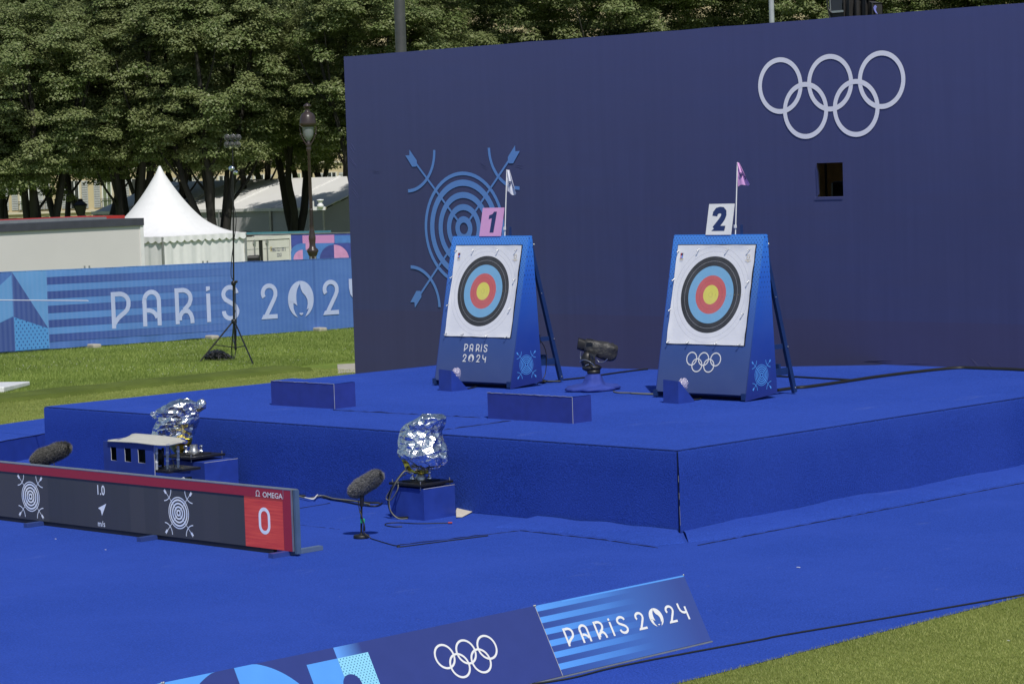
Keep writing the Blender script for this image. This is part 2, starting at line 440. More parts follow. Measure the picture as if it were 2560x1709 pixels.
def blades(name, mat, n, area, hgt, wid, seed, z0=0.0, ok=None, lean=.5):
    rg = np.random.default_rng(seed); x0, x1, y0, y1 = area
    P = np.stack([rg.uniform(x0, x1, n), rg.uniform(y0, y1, n)], 1)
    if ok is not None: P = P[ok(P)]
    n = len(P); a = rg.uniform(0, 2*PI, n); h = hgt*rg.uniform(.55, 1.25, n); wd = wid*rg.uniform(.6, 1.3, n)
    V = np.zeros((n, 3, 3)); c, s_ = np.cos(a)*wd/2, np.sin(a)*wd/2
    V[:, 0, 0] = P[:, 0]-c; V[:, 0, 1] = P[:, 1]-s_; V[:, 1, 0] = P[:, 0]+c; V[:, 1, 1] = P[:, 1]+s_
    V[:, 2, 0] = P[:, 0]+rg.normal(0, lean, n)*h; V[:, 2, 1] = P[:, 1]+rg.normal(0, lean, n)*h; V[:, :, 2] = z0; V[:, 2, 2] = z0+h
    return tri_mesh(name, V, mat)
def tri_mesh(name, V, mat, k=3, parent=None):
    n = len(V); me = bpy.data.meshes.new(name); me.vertices.add(n*k); me.vertices.foreach_set('co', V.reshape(-1).astype(np.float32))
    me.loops.add(n*k); me.loops.foreach_set('vertex_index', np.arange(n*k, dtype=np.int32))
    me.polygons.add(n); me.polygons.foreach_set('loop_start', np.arange(0, n*k, k, dtype=np.int32))
    me.polygons.foreach_set('loop_total', np.full(n, k, dtype=np.int32)); me.update(calc_edges=True)
    me.materials.append(mat); o = bpy.data.objects.new(name, me); COL.objects.link(o)
    if parent is not None: o.parent = parent
    return o
def blade_mat(name, c1, c2, tr=.25):
    q = NB(name); q.set(Roughness=.6); g = q.n('ShaderNodeNewGeometry')
    k = q.mix(g.outputs['Random Per Island'], c1, c2); bgn = q.noise(.5, 3, src=q.pos())
    k = q.mix(q.rng(bgn, .4, .65, 0, .4), k, tuple(v*.65 for v in c1)); q.col(k)
    t = q.n('ShaderNodeBsdfTranslucent'); q.l(k, t.inputs[0]); mx = q.n('ShaderNodeMixShader'); mx.inputs[0].default_value = tr
    q.l(q.b.outputs[0], mx.inputs[1]); q.l(t.outputs[0], mx.inputs[2]); q.l(mx.outputs[0], q.out.inputs[0]); return q.m
M_BL1 = blade_mat('grass_blade', (.15, .235, .032), (.38, .45, .11))
M_BL2 = blade_mat('turf_blade', (.21, .25, .042), (.48, .51, .16))
FA = Vector((-49.47, 33.93, 0)); FUd = Vector((1.61, 9.34, 0)).normalized()
def lawn_ok(P): return (P[:, 0] > -49.47+(P[:, 1]-33.93)*.1724) & (P[:, 0] < -39.6) & (P[:, 1] < 45)
tag(blades('grass', M_BL1, 230000, (-50.6, -39.4, 27, 44), .055, .011, 1, ok=lawn_ok), kind='stuff')
tag(blades('turf_fibres', M_BL2, 190000, (-12.5, -8.0, 13.6, 19.6), .018, .0045, 2, z0=.012), kind='stuff')
tag(blades('turf_fibres', M_BL2, 90000, (-40.1, -31.2, 20.5, 34), .020, .009, 5, z0=.02), kind='stuff')
q = NB('clover_flower'); q.col((.6, .6, .55)); M_CLOVER = q.m
rg = np.random.default_rng(9); n = 1500
cl = []
while len(cl) < n:
    x = rg.uniform(-49, -40); y = rg.uniform(28, 44)
    if x < -49.2+(y-33.93)*.1724: continue
    if noise.noise(Vector((x*.45, y*.45, 2))) < .05 and rg.random() > .06: continue
    z = .045+rg.uniform(0, .02); s_ = rg.uniform(.005, .010)
    cl += [[(x-s_, y, z), (x+s_, y, z), (x, y, z+s_*1.8)], [(x, y-s_, z), (x, y+s_, z), (x, y, z+s_*1.8)]]
tag(tri_mesh('clover_flowers', np.array(cl), M_CLOVER), kind='stuff')

# ================================================================== STAGE
ZS = .88
XL, XR, YF = -28.65, -17.54, 20.32
stage = thing('stage_platform', (-23, 24, 0), 'large raised stage covered in bright blue carpet carrying both archery targets', 'stage')
back = [(XR, 30.6), (-22.1, 30.6), (-22.12, 30.08), (-23.12, 29.42), (-24.6, 28.25), (-25.6, 28.10), (-28.55, 28.2)]
foot = [(XL, YF), (XR, YF)]+back
b = MB(); b.poly([(x, y, ZS) for x, y in foot]); b.build('stage_top', M_CARPET, stage)
def skirt_pts(a, bb, n, out, ztop=ZS-.004, seed=0, flare=.05):
    """a hanging carpet skirt from a to bb (seen from outside), its foot wavy"""
    a = Vector((*a, 0)); bb = Vector((*bb, 0)); d = (bb-a); o_ = Vector(out); rows = []
    zs = [ztop, ztop-.012, ztop-.03, .6, .35, .15, .08, .055, .02]
    ofs = [-.004, .006, .011, .012, .012, .012, .012, .012, .012]
    for z, of in zip(zs, ofs):
        row = []
        for i in range(n+1):
            t = i/n; wv = noise.noise(Vector((t*d.length*1.1, z*.6, seed)))
            fl = of + (.018*wv if z < .7 else 0)
            zz = z
            row.append(a+d*t+o_*fl+Vector((0, 0, zz)))
        rows.append(row)
    vs = [p for r in rows for p in r]; fs = [(r*(n+1)+i, (r+1)*(n+1)+i, (r+1)*(n+1)+i+1, r*(n+1)+i+1) for r in range(len(rows)-1) for i in range(n)]
    return vs, fs
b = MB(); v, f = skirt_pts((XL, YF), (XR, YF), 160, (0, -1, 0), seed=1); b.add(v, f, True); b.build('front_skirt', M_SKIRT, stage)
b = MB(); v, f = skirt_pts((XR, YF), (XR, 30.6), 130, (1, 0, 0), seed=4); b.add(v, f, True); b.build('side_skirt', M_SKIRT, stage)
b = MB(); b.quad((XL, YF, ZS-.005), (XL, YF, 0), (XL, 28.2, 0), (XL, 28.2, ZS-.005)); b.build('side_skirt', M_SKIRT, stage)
# frayed dark joints along the edges of the stage carpet
def wob_line(a, bb, n, amp, seed):
    a = Vector(a); bb = Vector(bb); d = (bb-a).normalized(); s_ = Vector((-d.y, d.x, 0)); u = Vector((0, 0, 1))
    return [a+(bb-a)*(i/n)+s_*(amp*noise.noise(Vector((i*.9, seed, 0))))+u*(amp*noise.noise(Vector((i*.8, seed, 5)))) for i in range(n+1)]
b = MB(); b.tube(wob_line((XL, YF-.006, ZS-.006), (XR+.008, YF-.006, ZS-.006), 420, .016, 1), .0026, 4)
b.tube(wob_line((XR+.006, YF, ZS-.006), (XR+.006, 30.2, ZS-.006), 380, .016, 2), .0026, 4); b.build('edge_joint', M_SEAM, stage)
b = MB(); b.tube(wob_line((XR+.012, YF-.014, ZS-.02), (XR+.03, YF-.03, .03), 40, .008, 3), .0026, 4); b.build('corner_joint', M_SEAM, stage)
b = MB()
for za, zb in ((.62, .55), (.44, .37), (.30, .10)): b.tube(wob_line((XR+.016+(.88-za)*.02, YF-.018, za), (XR+.018+(.88-zb)*.02, YF-.020, zb), 6, .006, za), .0013, 4); b.build('pale_thread', M_EDGE, stage); b = MB()
def seam(a, bb, z, name='carpet_joint', w=.006, mat=None, parent=None):
    n = max(6, int((Vector(bb)-Vector(a)).length/.08)); b = MB()
    b.tube(wob_line((a[0], a[1], z), (bb[0], bb[1], z), n, .012, a[0]), w, 4); return b
A2 = crop(800, 850, .25543)
p0 = gp(*A2(125, 685), ZS); p1 = gp(*A2(1580, 760), ZS); p2 = gp(*A2(1210, 878), ZS); p3 = gp(*A2(1930, 782), ZS)
b = seam(p0, p1, ZS+.002); b.build('carpet_joint', M_SEAM, stage)
b = seam(p2, p3, ZS+.002); b.build('carpet_joint', M_SEAM, stage)
# carpet lying round the foot of the stage, laid over the floor with a lifted edge
def apron(name, inner, outer, seed, parent=None):
    n = len(inner)-1; rows = [[], [], [], []]
    for i, (a, c) in enumerate(zip(inner, outer)):
        a = Vector((*a, 0)); c = Vector((*c, 0))
        dd = a.x+a.y; wv = noise.noise(Vector((dd*.8, seed, 0)))+.25*noise.noise(Vector((dd*2.6, seed, 4))); lift = .035+.045*max(-.5, wv)
        for r_, (t, z) in enumerate(((0, lift+.02), (.45, .045+.035*abs(wv)), (.93, .032), (1, .017))): rows[r_].append(a.lerp(c, t)+Vector((0, 0, z)))
    m_ = n+1; vs = [p for r in rows for p in r]
    b = MB(); b.add(vs, [(r*m_+i, (r+1)*m_+i, (r+1)*m_+i+1, r*m_+i+1) for r in range(3) for i in range(n)], True); return b
N_ = 90
inn = [(XR+.012, YF+.05+(30.2-YF)*i/N_) for i in range(N_+1)]
out = [(-16.87+.015*noise.noise(Vector((i*.3, 1, 1)))-(.0 if i > 3 else (3-i)*.05), 19.85+(30.4-19.85)*i/N_) for i in range(N_+1)]
b = apron('a', inn, out, 2); b.f = [tuple(reversed(f)) for f in b.f]; tag(b.build('carpet', M_CARPET), kind='structure')
inn = [(-19.55+2.0*i/40, YF-.03) for i in range(41)]
o1 = [(-19.57, 18.16), (-19.35, 19.3), (-19.22, 19.67), (-18.04, 19.66), (-17.3, 19.48), (-17.18, 19.78)]
def along(L, n):
    d = [0]
    for a, c in zip(L, L[1:]): d.append(d[-1]+math.dist(a, c))
    r = []
    for i in range(n+1):
        t = d[-1]*i/n; k = 0
        while k < len(d)-2 and d[k+1] < t: k += 1
        s_ = (t-d[k])/(d[k+1]-d[k]); r.append((L[k][0]+(L[k+1][0]-L[k][0])*s_, L[k][1]+(L[k+1][1]-L[k][1])*s_))
    return r
o1 = along([(-19.5, 19.55), (-19.22, 19.67), (-18.04, 19.66), (-17.15, 19.50), (-17.02, 19.80)], 40)
b = apron('a', inn, o1, 7); tag(b.build('carpet', M_CARPET), kind='structure')
# thin raised joint lines on the floor carpet
for k, (a, c) in enumerate([((985, 1363), (1300, 1325)), ((1300, 1325), (1500, 1347)), ((1500, 1347), (1645, 1368)), ((1745, 1362), (2560, 1206)), ((740, 1271), (825, 1257))]):
    pa = gp(*a, .02); pb = gp(*c, .02); b = seam(pa, pb, .020, w=.005); tag(b.build('carpet_joint', M_SEAM), kind='structure')
for (xa_, ya_, xb_, yb_) in ((-34, 18.62, -20.9, 18.60),):
    b = MB(); L = wob_line((xa_, ya_, .0165), (xb_, yb_, .0165), 200, .010, xa_); b.tube(L, [.0015+.0018*abs(noise.noise(Vector((i*.21, ya_, 0)))) for i in range(len(L))], 4); tag(b.build('carpet_joint', M_SEAM), kind='structure')
# lower deck on the left
low = thing('low_deck', (-31.2, 22, 0), 'low blue carpeted deck at the left edge of the photo beside the large stage', 'platform')
zt = .33
A_ = Vector((-29.95, 20.48)); B_ = Vector((-30.28, 21.48)); C_ = Vector((-32.06, 21.93)); D_ = Vector((-32.27, 22.9))
dn = (B_-A_).normalized(); df = (D_-C_).normalized()
q4 = [A_-dn*5, A_+dn*3.4, C_+df*2.3, C_-df*6]
b = MB(); b.poly([(p.x, p.y, zt) for p in q4]); b.build('deck_top', M_CARPET, low)
b = MB()
for i in range(4):
    a = q4[i]; c = q4[(i+1) % 4]; b.quad((a.x, a.y, zt-.004), (a.x, a.y, 0), (c.x, c.y, 0), (c.x, c.y, zt-.004))
b.build('deck_side', M_SHEET2, low)
b = MB(); b.tube(wob_line((q4[0].x, q4[0].y, zt), (q4[1].x, q4[1].y, zt), 80, .008, 4), .006, 4); b.build('edge_joint', M_SEAM, low)

# ================================================================== BACKDROP WALL
YW = 30.15
wall = thing('backdrop_wall', (-27, YW, 0), 'tall navy fabric backdrop wall with white interlocking rings and a pale blue archery emblem', 'backdrop wall')
q = NB('navy_fabric'); q.set(Roughness=.72); q.b.inputs['Specular IOR Level'].default_value = .35
p = q.pos(); z = q.xyz(p)[2]
f1 = q.noise(1.0, 4, .6, src=p, stretch=(9, 1, .35)); f2 = q.noise(1.0, 4, .6, src=p, stretch=(.5, 1, 6)); f3 = q.noise(.35, 3, .6, src=p)
wv = q.noise(140, 2, .6, src=p)
c = q.mix(q.rng(f1, .3, .7), (.046, .057, .155), (.055, .067, .178)); c = q.mix(q.rng(f2, .3, .7, 0, .35), c, (.057, .059, .14))
c = q.mix(q.rng(f3, .4, .65, 0, .3), c, (.048, .054, .133))
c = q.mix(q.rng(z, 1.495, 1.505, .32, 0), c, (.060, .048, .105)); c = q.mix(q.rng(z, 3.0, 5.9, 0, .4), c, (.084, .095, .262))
q.col(c); wr = q.noise(1.0, 3, .55, src=p, stretch=(.8, 1, 2.2)); q.bump(wr, .12, .03)
M_NAVY = q.m
XW0, XW1, ZW = -33.32, -10.0, 5.85
hx0, hx1, hz0, hz1 = -23.20, -22.735, 3.288, 3.777
b = MB()
def wallz(x): return ZW+.012*noise.noise(Vector((x*1.3, 0, 0)))+(.05*math.exp(-((x+27.95)/.35)**2) if 0 else 0)
xs = [XW0+(hx0-XW0)*i/60 for i in range(61)]+[hx1]+[hx1+(XW1-hx1)*i/60 for i in range(1, 61)]
zs = [.0, 1.5, hz0, hz1, 3.87, 5.0]
def WP(x, z):
    w_ = .004*noise.noise(Vector((x*.9, z*.5, 3)))+.001*noise.noise(Vector((x*3, z*3, 8)))
    if abs(x-hx0) < .01 or abs(x-hx1) < .01: w_ = 0
    return Vector((x, YW+w_, z))
Z2 = [0, .5, .9, 1.2, 1.5, 2.1, 2.7, hz0, hz1, 4.2, 4.7, 5.2, 5.6]
for i in range(len(xs)-1):
    for j in range(len(Z2)):
        if xs[i] >= hx0-1e-6 and xs[i+1] <= hx1+1e-6 and Z2[j] == hz0: continue
        za = Z2[j]; zb0 = Z2[j+1] if j+1 < len(Z2) else wallz(xs[i]); zb1 = Z2[j+1] if j+1 < len(Z2) else wallz(xs[i+1])
        b.quad(WP(xs[i], za), WP(xs[i+1], za), WP(xs[i+1], zb1), WP(xs[i], zb0))
b.quad((XW0, YW, 0), (XW0, YW, ZW), (XW0, YW+.35, ZW), (XW0, YW+.35, 0))
b.quad((XW0, YW, ZW), (XW1, YW, ZW), (XW1, YW+.35, ZW-.005), (XW0, YW+.35, ZW-.005))
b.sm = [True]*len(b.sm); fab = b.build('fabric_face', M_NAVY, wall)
b = MB(); b.bx(XW0, XW1, YW+.36, YW+.40, 0, ZW-.01); 
# back panel needs the opening too
b = MB(); b.bx(XW0, hx0-.3, YW+.36, YW+.42, 0, ZW-.01); b.bx(hx1+.3, XW1, YW+.36, YW+.42, 0, ZW-.01)
b.bx(hx0-.3, hx1+.3, YW+.36, YW+.42, 0, hz0-.3); b.bx(hx0-.3, hx1+.3, YW+.36, YW+.42, hz1+.3, ZW-.01); b.build('back_panel', M_BLACK, wall)
# seams and creases
q = NB('navy_seam'); q.col((.048, .056, .15)); q.set(Roughness=.7); M_NSEAM = q.m
def crease(b, x, z, L, ang, r=.004, n=3, sp=.03):
    for k in range(n):
        a = ang+random.uniform(-.12, .12); c0 = Vector((x+random.uniform(-.02, .02), YW-.001, z+k*sp)); d = Vector((math.cos(a), 0, math.sin(a)))
        P = [c0+d*(L*(t/5-.5))+Vector((0, 0, .01*math.sin(t))) for t in range(6)]
        r2 = r*.55; b.tube(P, [.0005, r2, r2*1.3, r2*1.2, r2, .0005], 6)
b = MB(); random.seed(3)
for k in range(4): crease(b, XW0+.13+.05*random.random(), 4.3-.27*k-.1*random.random(), .14+.14*random.random(), -.9+.3*random.random(), .006, 2, .05)
crease(b, -30.02, 3.86, .16, -.25); crease(b, -29.2, 3.85, .2, 0, .006, 2); crease(b, -32.6, 3.84, .2, .05, .005, 2)

crease(b, -22.2, .915, .5, .05, .007, 2, .02); crease(b, -20.55, .93, .18, -.7, .006, 3, .02); crease(b, -20.3, .92, .16, -.6, .005, 2, .02)
crease(b, -21.5, .905, .5, 0, .006, 2, .012)
b.build('fabric_crease', M_NAVY, wall)
mwW = frame((0, YW-.004, 0), (1, 0, 0), (0, 0, 1))
q = NB('pale_print'); q.set(Roughness=.6); f = q.noise(.8, 3, src=q.pos()); q.col(q.mix(q.rng(f, .3, .7), (.78, .77, .87), (.84, .83, .91))); M_RINGP = q.m
q = NB('mid_blue_print'); q.set(Roughness=.65); f = q.noise(1.2, 4, src=q.pos()); q.col(q.mix(q.rng(f, .3, .7), (.10, .235, .60), (.12, .265, .65))); M_EMBL = q.m
F = Flat(); rings(F, -22.92, 4.925, .412); F.build('ring_emblem', M_RINGP, wall, mwW)
F = Flat(); archery(F, -30.517, 2.884); F.build('archery_emblem', M_EMBL, wall, mwW)
# opening with the cabin behind
cabm = simple('brown_plywood', (.48, .27, .10), .7, var=.2, bump=.1)
b = MB(); b.quad((hx0, YW, hz0), (hx0, YW+.06, hz0), (hx0, YW+.06, hz1), (hx0, YW, hz1)); b.quad((hx1, YW, hz0), (hx1, YW, hz1), (hx1, YW+.06, hz1), (hx1, YW+.06, hz0))
b.quad((hx0, YW, hz1), (hx0, YW+.06, hz1), (hx1, YW+.06, hz1), (hx1, YW, hz1)); b.quad((hx0, YW, hz0), (hx1, YW, hz0), (hx1, YW+.06, hz0), (hx0, YW+.06, hz0)); b.build('opening_lining', M_BLACK, wall)
b = MB(); b.add([(hx0-.005, YW-.018, hz1), (hx0+.045, YW-.03, hz1-.13), (hx0+.05, YW-.02, hz0+.05), (hx0-.005, YW-.010, hz0-.002)], [(0, 1, 2, 3)]); b.build('fabric_flap', M_NAVY, wall)
b = MB(); b.bar((hx0-.03, YW-.02, hz0-.004), (hx1+.01, YW-.02, hz0-.002), .008, .006); b.build('fabric_hem', simple('pale_hem', (.13, .14, .32), .7), wall)
b = MB(); b.quad((-26.2, YW+1.5, 2.5), (hx1+1.6, YW+1.5, 2.5), (hx1+1.6, YW+1.5, 4.6), (-26.2, YW+1.5, 4.6)); b.build('cabin_back', cabm, wall)
b = MB(); b.bx(-24.17, -24.155, YW+1.45, YW+1.49, 2.5, 4.6); b.build('cabin_trim', M_BLACK, wall)
b = MB(); b.bx(-23.62, -23.3, YW+.85, YW+1.0, 3.2, 3.50); b.build('cabin_box', M_BLACK, wall, bevel=.05)
b = MB(); b.bx(-26.2, -21.2, YW+.43, YW+1.22, 4.62, 4.66); b.build('cabin_sun_blocker', M_BLACK, wall)  # unseen slab added to keep direct sun off the cabin back

# ================================================================== ARCHERY TARGETS
TH = .2262; ST, CT = math.sin(TH), math.cos(TH)
def dots_nodes(q, u, v, sx, sy, r):
    row = q.M('FLOOR', q.M('DIVIDE', v, sy)); odd = q.M('MULTIPLY', q.M('PINGPONG', row, 1.0), .5)
    du = q.M('MULTIPLY', q.M('SUBTRACT', q.M('FRACT', q.M('ADD', q.M('DIVIDE', u, sx), odd)), .5), sx)
    dv = q.M('MULTIPLY', q.M('SUBTRACT', q.M('FRACT', q.M('DIVIDE', v, sy)), .5), sy*.8)
    d2 = q.M('ADD', q.M('MULTIPLY', du, du), q.M('MULTIPLY', dv, dv))
    return q.M('LESS_THAN', d2, r*r)
def panel_mat(name, stops, sx, sy, r, dot, v_dot, height, ucoef=0):
    """printed panel: colour runs from bright at the top to navy below, small dots fading downwards"""
    q = NB(name); q.set(Roughness=.42); o = q.xyz(); u, v = o[0], o[1]
    t = q.M('DIVIDE', v, height)
    if ucoef: t = q.M('ADD', t, q.M('MULTIPLY', u, ucoef))
    base = q.ramp(t, stops); dn = dots_nodes(q, u, v, sx, sy, r)
    fade = q.rng(v, v_dot[0], v_dot[1]); m_ = q.M('MULTIPLY', dn, fade)
    f = q.noise(2.5, 4); c = q.mix(m_, base, dot); c = q.mix(q.rng(f, .35, .7, 0, .035), c, (.30, .36, .5))
    q.col(c); q.bump(q.noise(1.5, 2), .08, .02); return q.m
M_TFRONT = panel_mat('printed_front_panel', [(0, (.048, .072, .20)), (.30, (.042, .085, .27)), (.55, (.045, .125, .42)), (.78, (.055, .20, .60)), (1, (.070, .27, .78))], .0515, .031, .0062, (.02, .05, .16), (.9, 1.5), 2.09)
M_TSIDE = panel_mat('printed_side_panel', [(0, (.016, .030, .20)), (.35, (.018, .060, .34)), (.75, (.024, .13, .58)), (1, (.042, .23, .76))], .055, .062, .0085, (.018, .05, .22), (1.0, 1.5), 2.04)
def face_mat():
    q = NB('target_paper'); q.set(Roughness=.55); o = q.xyz()
    r = q.M('SQRT', q.M('ADD', q.M('MULTIPLY', o[0], o[0]), q.M('MULTIPLY', o[1], o[1])))
    t = q.M('DIVIDE', r, .7)
    W = (.80, .80, .82); K = (.040, .041, .043); B_ = (.20, .44, .66); Rd = (.60, .13, .13); Y = (.74, .67, .13); Ln = (.42, .42, .44)
    S = [(0, Y), (.0300, (.45, .42, .12)), (.0322, Y), (.0602, (.45, .42, .12)), (.0622, Y), (.122, Rd), (.182, (.36, .10, .10)), (.184, Rd), (.244, B_), (.304, (.13, .25, .36)), (.306, B_),
         (.366, K), (.4255, (.5, .5, .52)), (.4285, K), (.488, W), (.548, Ln), (.5505, W), (.609, Ln), (.6115, W)]
    c = q.ramp(t, [(a/.7, b_) for a, b_ in S], 'CONSTANT')
    n = q.noise(3, 4); q.col(q.mix(q.rng(n, .4, .7, 0, .06), c, (.55, .56, .6))); q.bump(q.noise(3.5, 3), .35, .02); return q.m
M_FACE = face_mat()
M_LBLUE = simple('light_blue_print', (.10, .36, .85), .5, var=.04)
M_NUM = simple('navy_print', (.018, .035, .13), .5, var=.05)
M_PINK = simple('pink_board', (.66, .34, .60), .5, var=.03)
M_UNDER = simple('dark_underside', (.01, .012, .03), .8)
M_GOLD2 = simple('gold_print', (.45, .33, .12), .5)
def target(x0, y0, which, label):
    z0 = ZS; t = thing('target_stand', (x0, y0, z0), label, 'archery target', 'archery target stands on the stage')
    U = Vector((1, 0, 0)); V = Vector((0, ST, CT)); N = U.cross(V); O = Vector((x0, y0, z0))
    P = lambda u, v, n=0: O+U*u+V*v+N*n
    hw0, hw1 = .727, .732; vb, vt = .081, 2.092
    mw = frame(O, U, V)
    b = MB(); b.prism([P(-hw0, vb, -.03), P(hw0, vb, -.03), P(hw1, vt, -.03), P(-hw1, vt, -.03)], [P(-hw0, vb), P(hw0, vb), P(hw1, vt), P(-hw1, vt)])
    b.build('front_panel', M_TFRONT, t, mw=mw)
    yb = y0+.635; zt_ = z0+vt*CT; yt0 = y0+vt*ST
    for s_, nm in ((1, 'side_panel'), (-1, 'side_panel')):
        X = x0+s_*(hw0+.006); X2 = X+s_*.012
        L = [(y0+.012, z0+.005), (yb, z0+.06), (yt0+.055, zt_), (yt0+.002, zt_)]
        mws = frame((X2, y0, z0), (0, 1, 0), (0, 0, 1)) if s_ > 0 else frame((X2, y0, z0), (0, -1, 0), (0, 0, 1))
        b = MB(); b.prism([Vector((X, y, z)) for y, z in L], [Vector((X2, y, z)) for y, z in L]); b.build(nm, M_TSIDE, t, mw=mws)
    mwp = frame((x0+hw0+.018, y0, z0), (0, 1, 0), (0, 0, 1))
    F = Flat(); archery(F, .329, .308, .142, True); F.build('side_emblem', M_LBLUE, t, mwp, off=.0015)
    # inner butt, top board, rear frame
    b = MB(); b.prism([P(-.70, .28, -.05), P(.70, .28, -.05), P(.70, vt-.02, -.05), P(-.70, vt-.02, -.05)], [P(-.70, .28, -.16), P(.70, .28, -.16), P(.70, vt-.02, -.12), P(-.70, vt-.02, -.12)]); b.build('target_butt', M_UNDER, t)
    b = MB(); b.prism([P(-hw1, vt, -.001), P(hw1, vt, -.001), Vector((x0+hw1, yt0+.06, zt_-.004)), Vector((x0-hw1, yt0+.06, zt_-.004))], [P(-hw1, vt+.012, -.001), P(hw1, vt+.012, -.001), Vector((x0+hw1, yt0+.06, zt_+.008)), Vector((x0-hw1, yt0+.06, zt_+.008))]); b.build('top_board', M_TSIDE, t, mw=mws)
    for s_ in (-1, 1):
        b = MB(); b.bx(x0+s_*.72-.05, x0+s_*.72+.012, y0+.01, y0+.20, z0+.018, z0+.10); b.build('foot', M_FRAMEBLUE, t)
    for s_ in (-1, 1):
        xl = x0+s_*.60
        b = MB(); b.bar((xl, yt0+.16, z0+1.90), (xl+s_*.02, y0+1.14, z0+.02), .062, .045); b.build('back_leg', M_FRAMEBLUE, t)
    b = MB(); b.bx(x0-.60, x0+.60, y0+.86, y0+.90, z0+.26, z0+.40); b.build('crossbar', M_FRAMEBLUE, t)
    for (ya_, yb_, zq, hq) in ((.45, .93, .62, .06), (.40, 1.03, .30, .09), (.44, yt0-y0+.20, 1.88, .05)):
        b = MB(); b.bar((x0+.60, y0+ya_, z0+zq), (x0+.60, y0+yb_, z0+zq), .03, hq); b.build('leg_brace', M_FRAMEBLUE, t)
    for (px__, py__, pz__, rr__) in ((.66, yt0-y0+.17, 1.92, .018), (.645, 1.0, .61, .008), (.645, .78, 1.25, .007), (.645, 1.13, .08, .008)):
        b = MB(); b.sphere((x0+px__, y0+py__, z0+pz__), rr__, 8); b.build('bolt', M_METAL, t)
    b = MB(); b.bx(x0-.70, x0+.70, y0+.12, y0+.55, z0+.10, z0+.24); b.build('weight_box', M_BLACK, t)
    # paper face, slightly curling at the rim, its origin on the bull
    cv = 1.3337; mf = frame(P(0 if which == 1 else -.0065, cv, .006), U, V); n = 26; half = .6335
    vs = []; fs = []
    for j in range(n+1):
        for i in range(n+1):
            u = -half+2*half*i/n; v = -half+2*half*j/n; e = max(abs(u), abs(v))/half
            zz = .002+.003*noise.noise(Vector((u*2.2, v*2.2, which)))+(.010*max(0, e-.93)/.07*(.5+noise.noise(Vector((u*7, v*7, which+4)))))
            k = 1+.006*noise.noise(Vector((u*5, v*5, 9+which)))*(e > .98)
            vs.append(mf @ Vector((u*k, v*k-.001, max(.001, zz))))
    for j in range(n):
        for i in range(n): fs.append((j*(n+1)+i, j*(n+1)+i+1, (j+1)*(n+1)+i+1, (j+1)*(n+1)+i))
    b = MB(); b.add(vs, fs, True); b.build('target_face', M_FACE, t, mw=mf)
    sh = MB(); L = [(-half-.012, -half-.008), (half+.010, -half-.008), (half+.010, half+.012), (-half-.012, half+.012)]
    sh.add([mf @ Vector((a, c, -.003)) for a, c in L], [(0, 1, 2, 3)]); sh.build('face_backing', M_UNDER, t)
    rnd = random.Random(which)
    for (a, c) in [(-.6, .57), (-.27, .585), (.21, .585), (.56, .585), (-.625, .2), (-.625, -.19), (.60, .18), (.58, -.22), (-.59, -.60), (-.26, -.60), (.2, -.605), (.58, -.61)]:
        an = rnd.uniform(-2.4, -1.8); p0 = mf @ Vector((a, c, .012)); p1 = mf @ Vector((a+.028*math.cos(an), c+.03*math.sin(an), .035))
        b = MB(); b.tube([p0, p1], .0055, 6); b.tube([p1, p1+(p1-p0)*.25], .010, 6); b.build('pin', M_METAL, t)
    # little printed marks on the sheet
    for (a, c, w_, h_, mt) in ((-.57, .50, .022, .03, M_RED), (-.548, .50, .02, .03, M_NUM), (-.57, .468, .022, .028, M_PINK), (-.548, .468, .02, .028, M_LBLUE)):
        b = MB(); b.add([mf @ Vector((a+i*w_, c+j*h_, .012)) for i, j in ((0, 0), (1, 0), (1, 1), (0, 1))], [(0, 1, 2, 3)]); b.build('printed_mark', mt, t)
    F = Flat(); F.ring(.545, .485, .026, .021, 20); F.stroke([(.50, .437), (.59, .437)], .006); F.stroke([(.528, .42), (.562, .42)], .005); F.stroke([(-.58, .455), (-.51, .455)], .005); F.stroke([(-.57, .443), (-.52, .443)], .005)
    for k in range(1, 10): F.stroke([(.061*k-.035, -.006), (.061*k-.028, .008)], .004)
    F.build('printed_mark', M_GOLD2, t, mf, off=.013)
    # number board and flag on its cane
    s_ = .206; b = MB(); b.prism([P(-s_, vt+.005, .0), P(s_-.003, vt+.005, .0), P(s_-.003, 2.495, .0), P(-s_, 2.495, .0)], [P(-s_, vt+.005, .012), P(s_-.003, vt+.005, .012), P(s_-.003, 2.495, .012), P(-s_, 2.495, .012)])
    nb = b.build('number_board', M_PINK if which == 1 else M_WHITE, t)
    F = Flat(); w_, h_ = .409, .398; T = lambda L: [(-s_+a*w_, 2.097+c*h_) for a, c in L]
    if which == 1:
        F.poly(T([(.476, .13), (.655, .13), (.70, .86), (.565, .86), (.50, .775), (.36, .735), (.35, .60), (.495, .635)]))
    else:
        F.stroke(T([(.29, .61), (.30, .70), (.36, .775), (.46, .80), (.56, .79), (.63, .73), (.645, .64), (.61, .54), (.54, .44), (.33, .19)]), .205*w_)
        F.poly(T([(.22, .13), (.74, .13), (.76, .29), (.43, .29)]))
    F.build('number', M_NUM, nb, mw, off=.0145)
    yp = yt0+.03
    b = MB(); pb = Vector((x0+.246, yp, z0+2.0)); pt_ = Vector((x0+.222, yp-.02+.13, z0+3.0-.05)); b.tube([pb, pt_], .0075, 8); b.bx(x0+.236, x0+.262, yp-.012, yp+.014, z0+2.13, z0+2.17); b.build('flag_cane', M_WHITE, t)
    d = (pt_-pb).normalized(); A0 = pt_-d*.005; A1 = pt_-d*.30; nU, nV = 12, 10; vs = []; fs = []
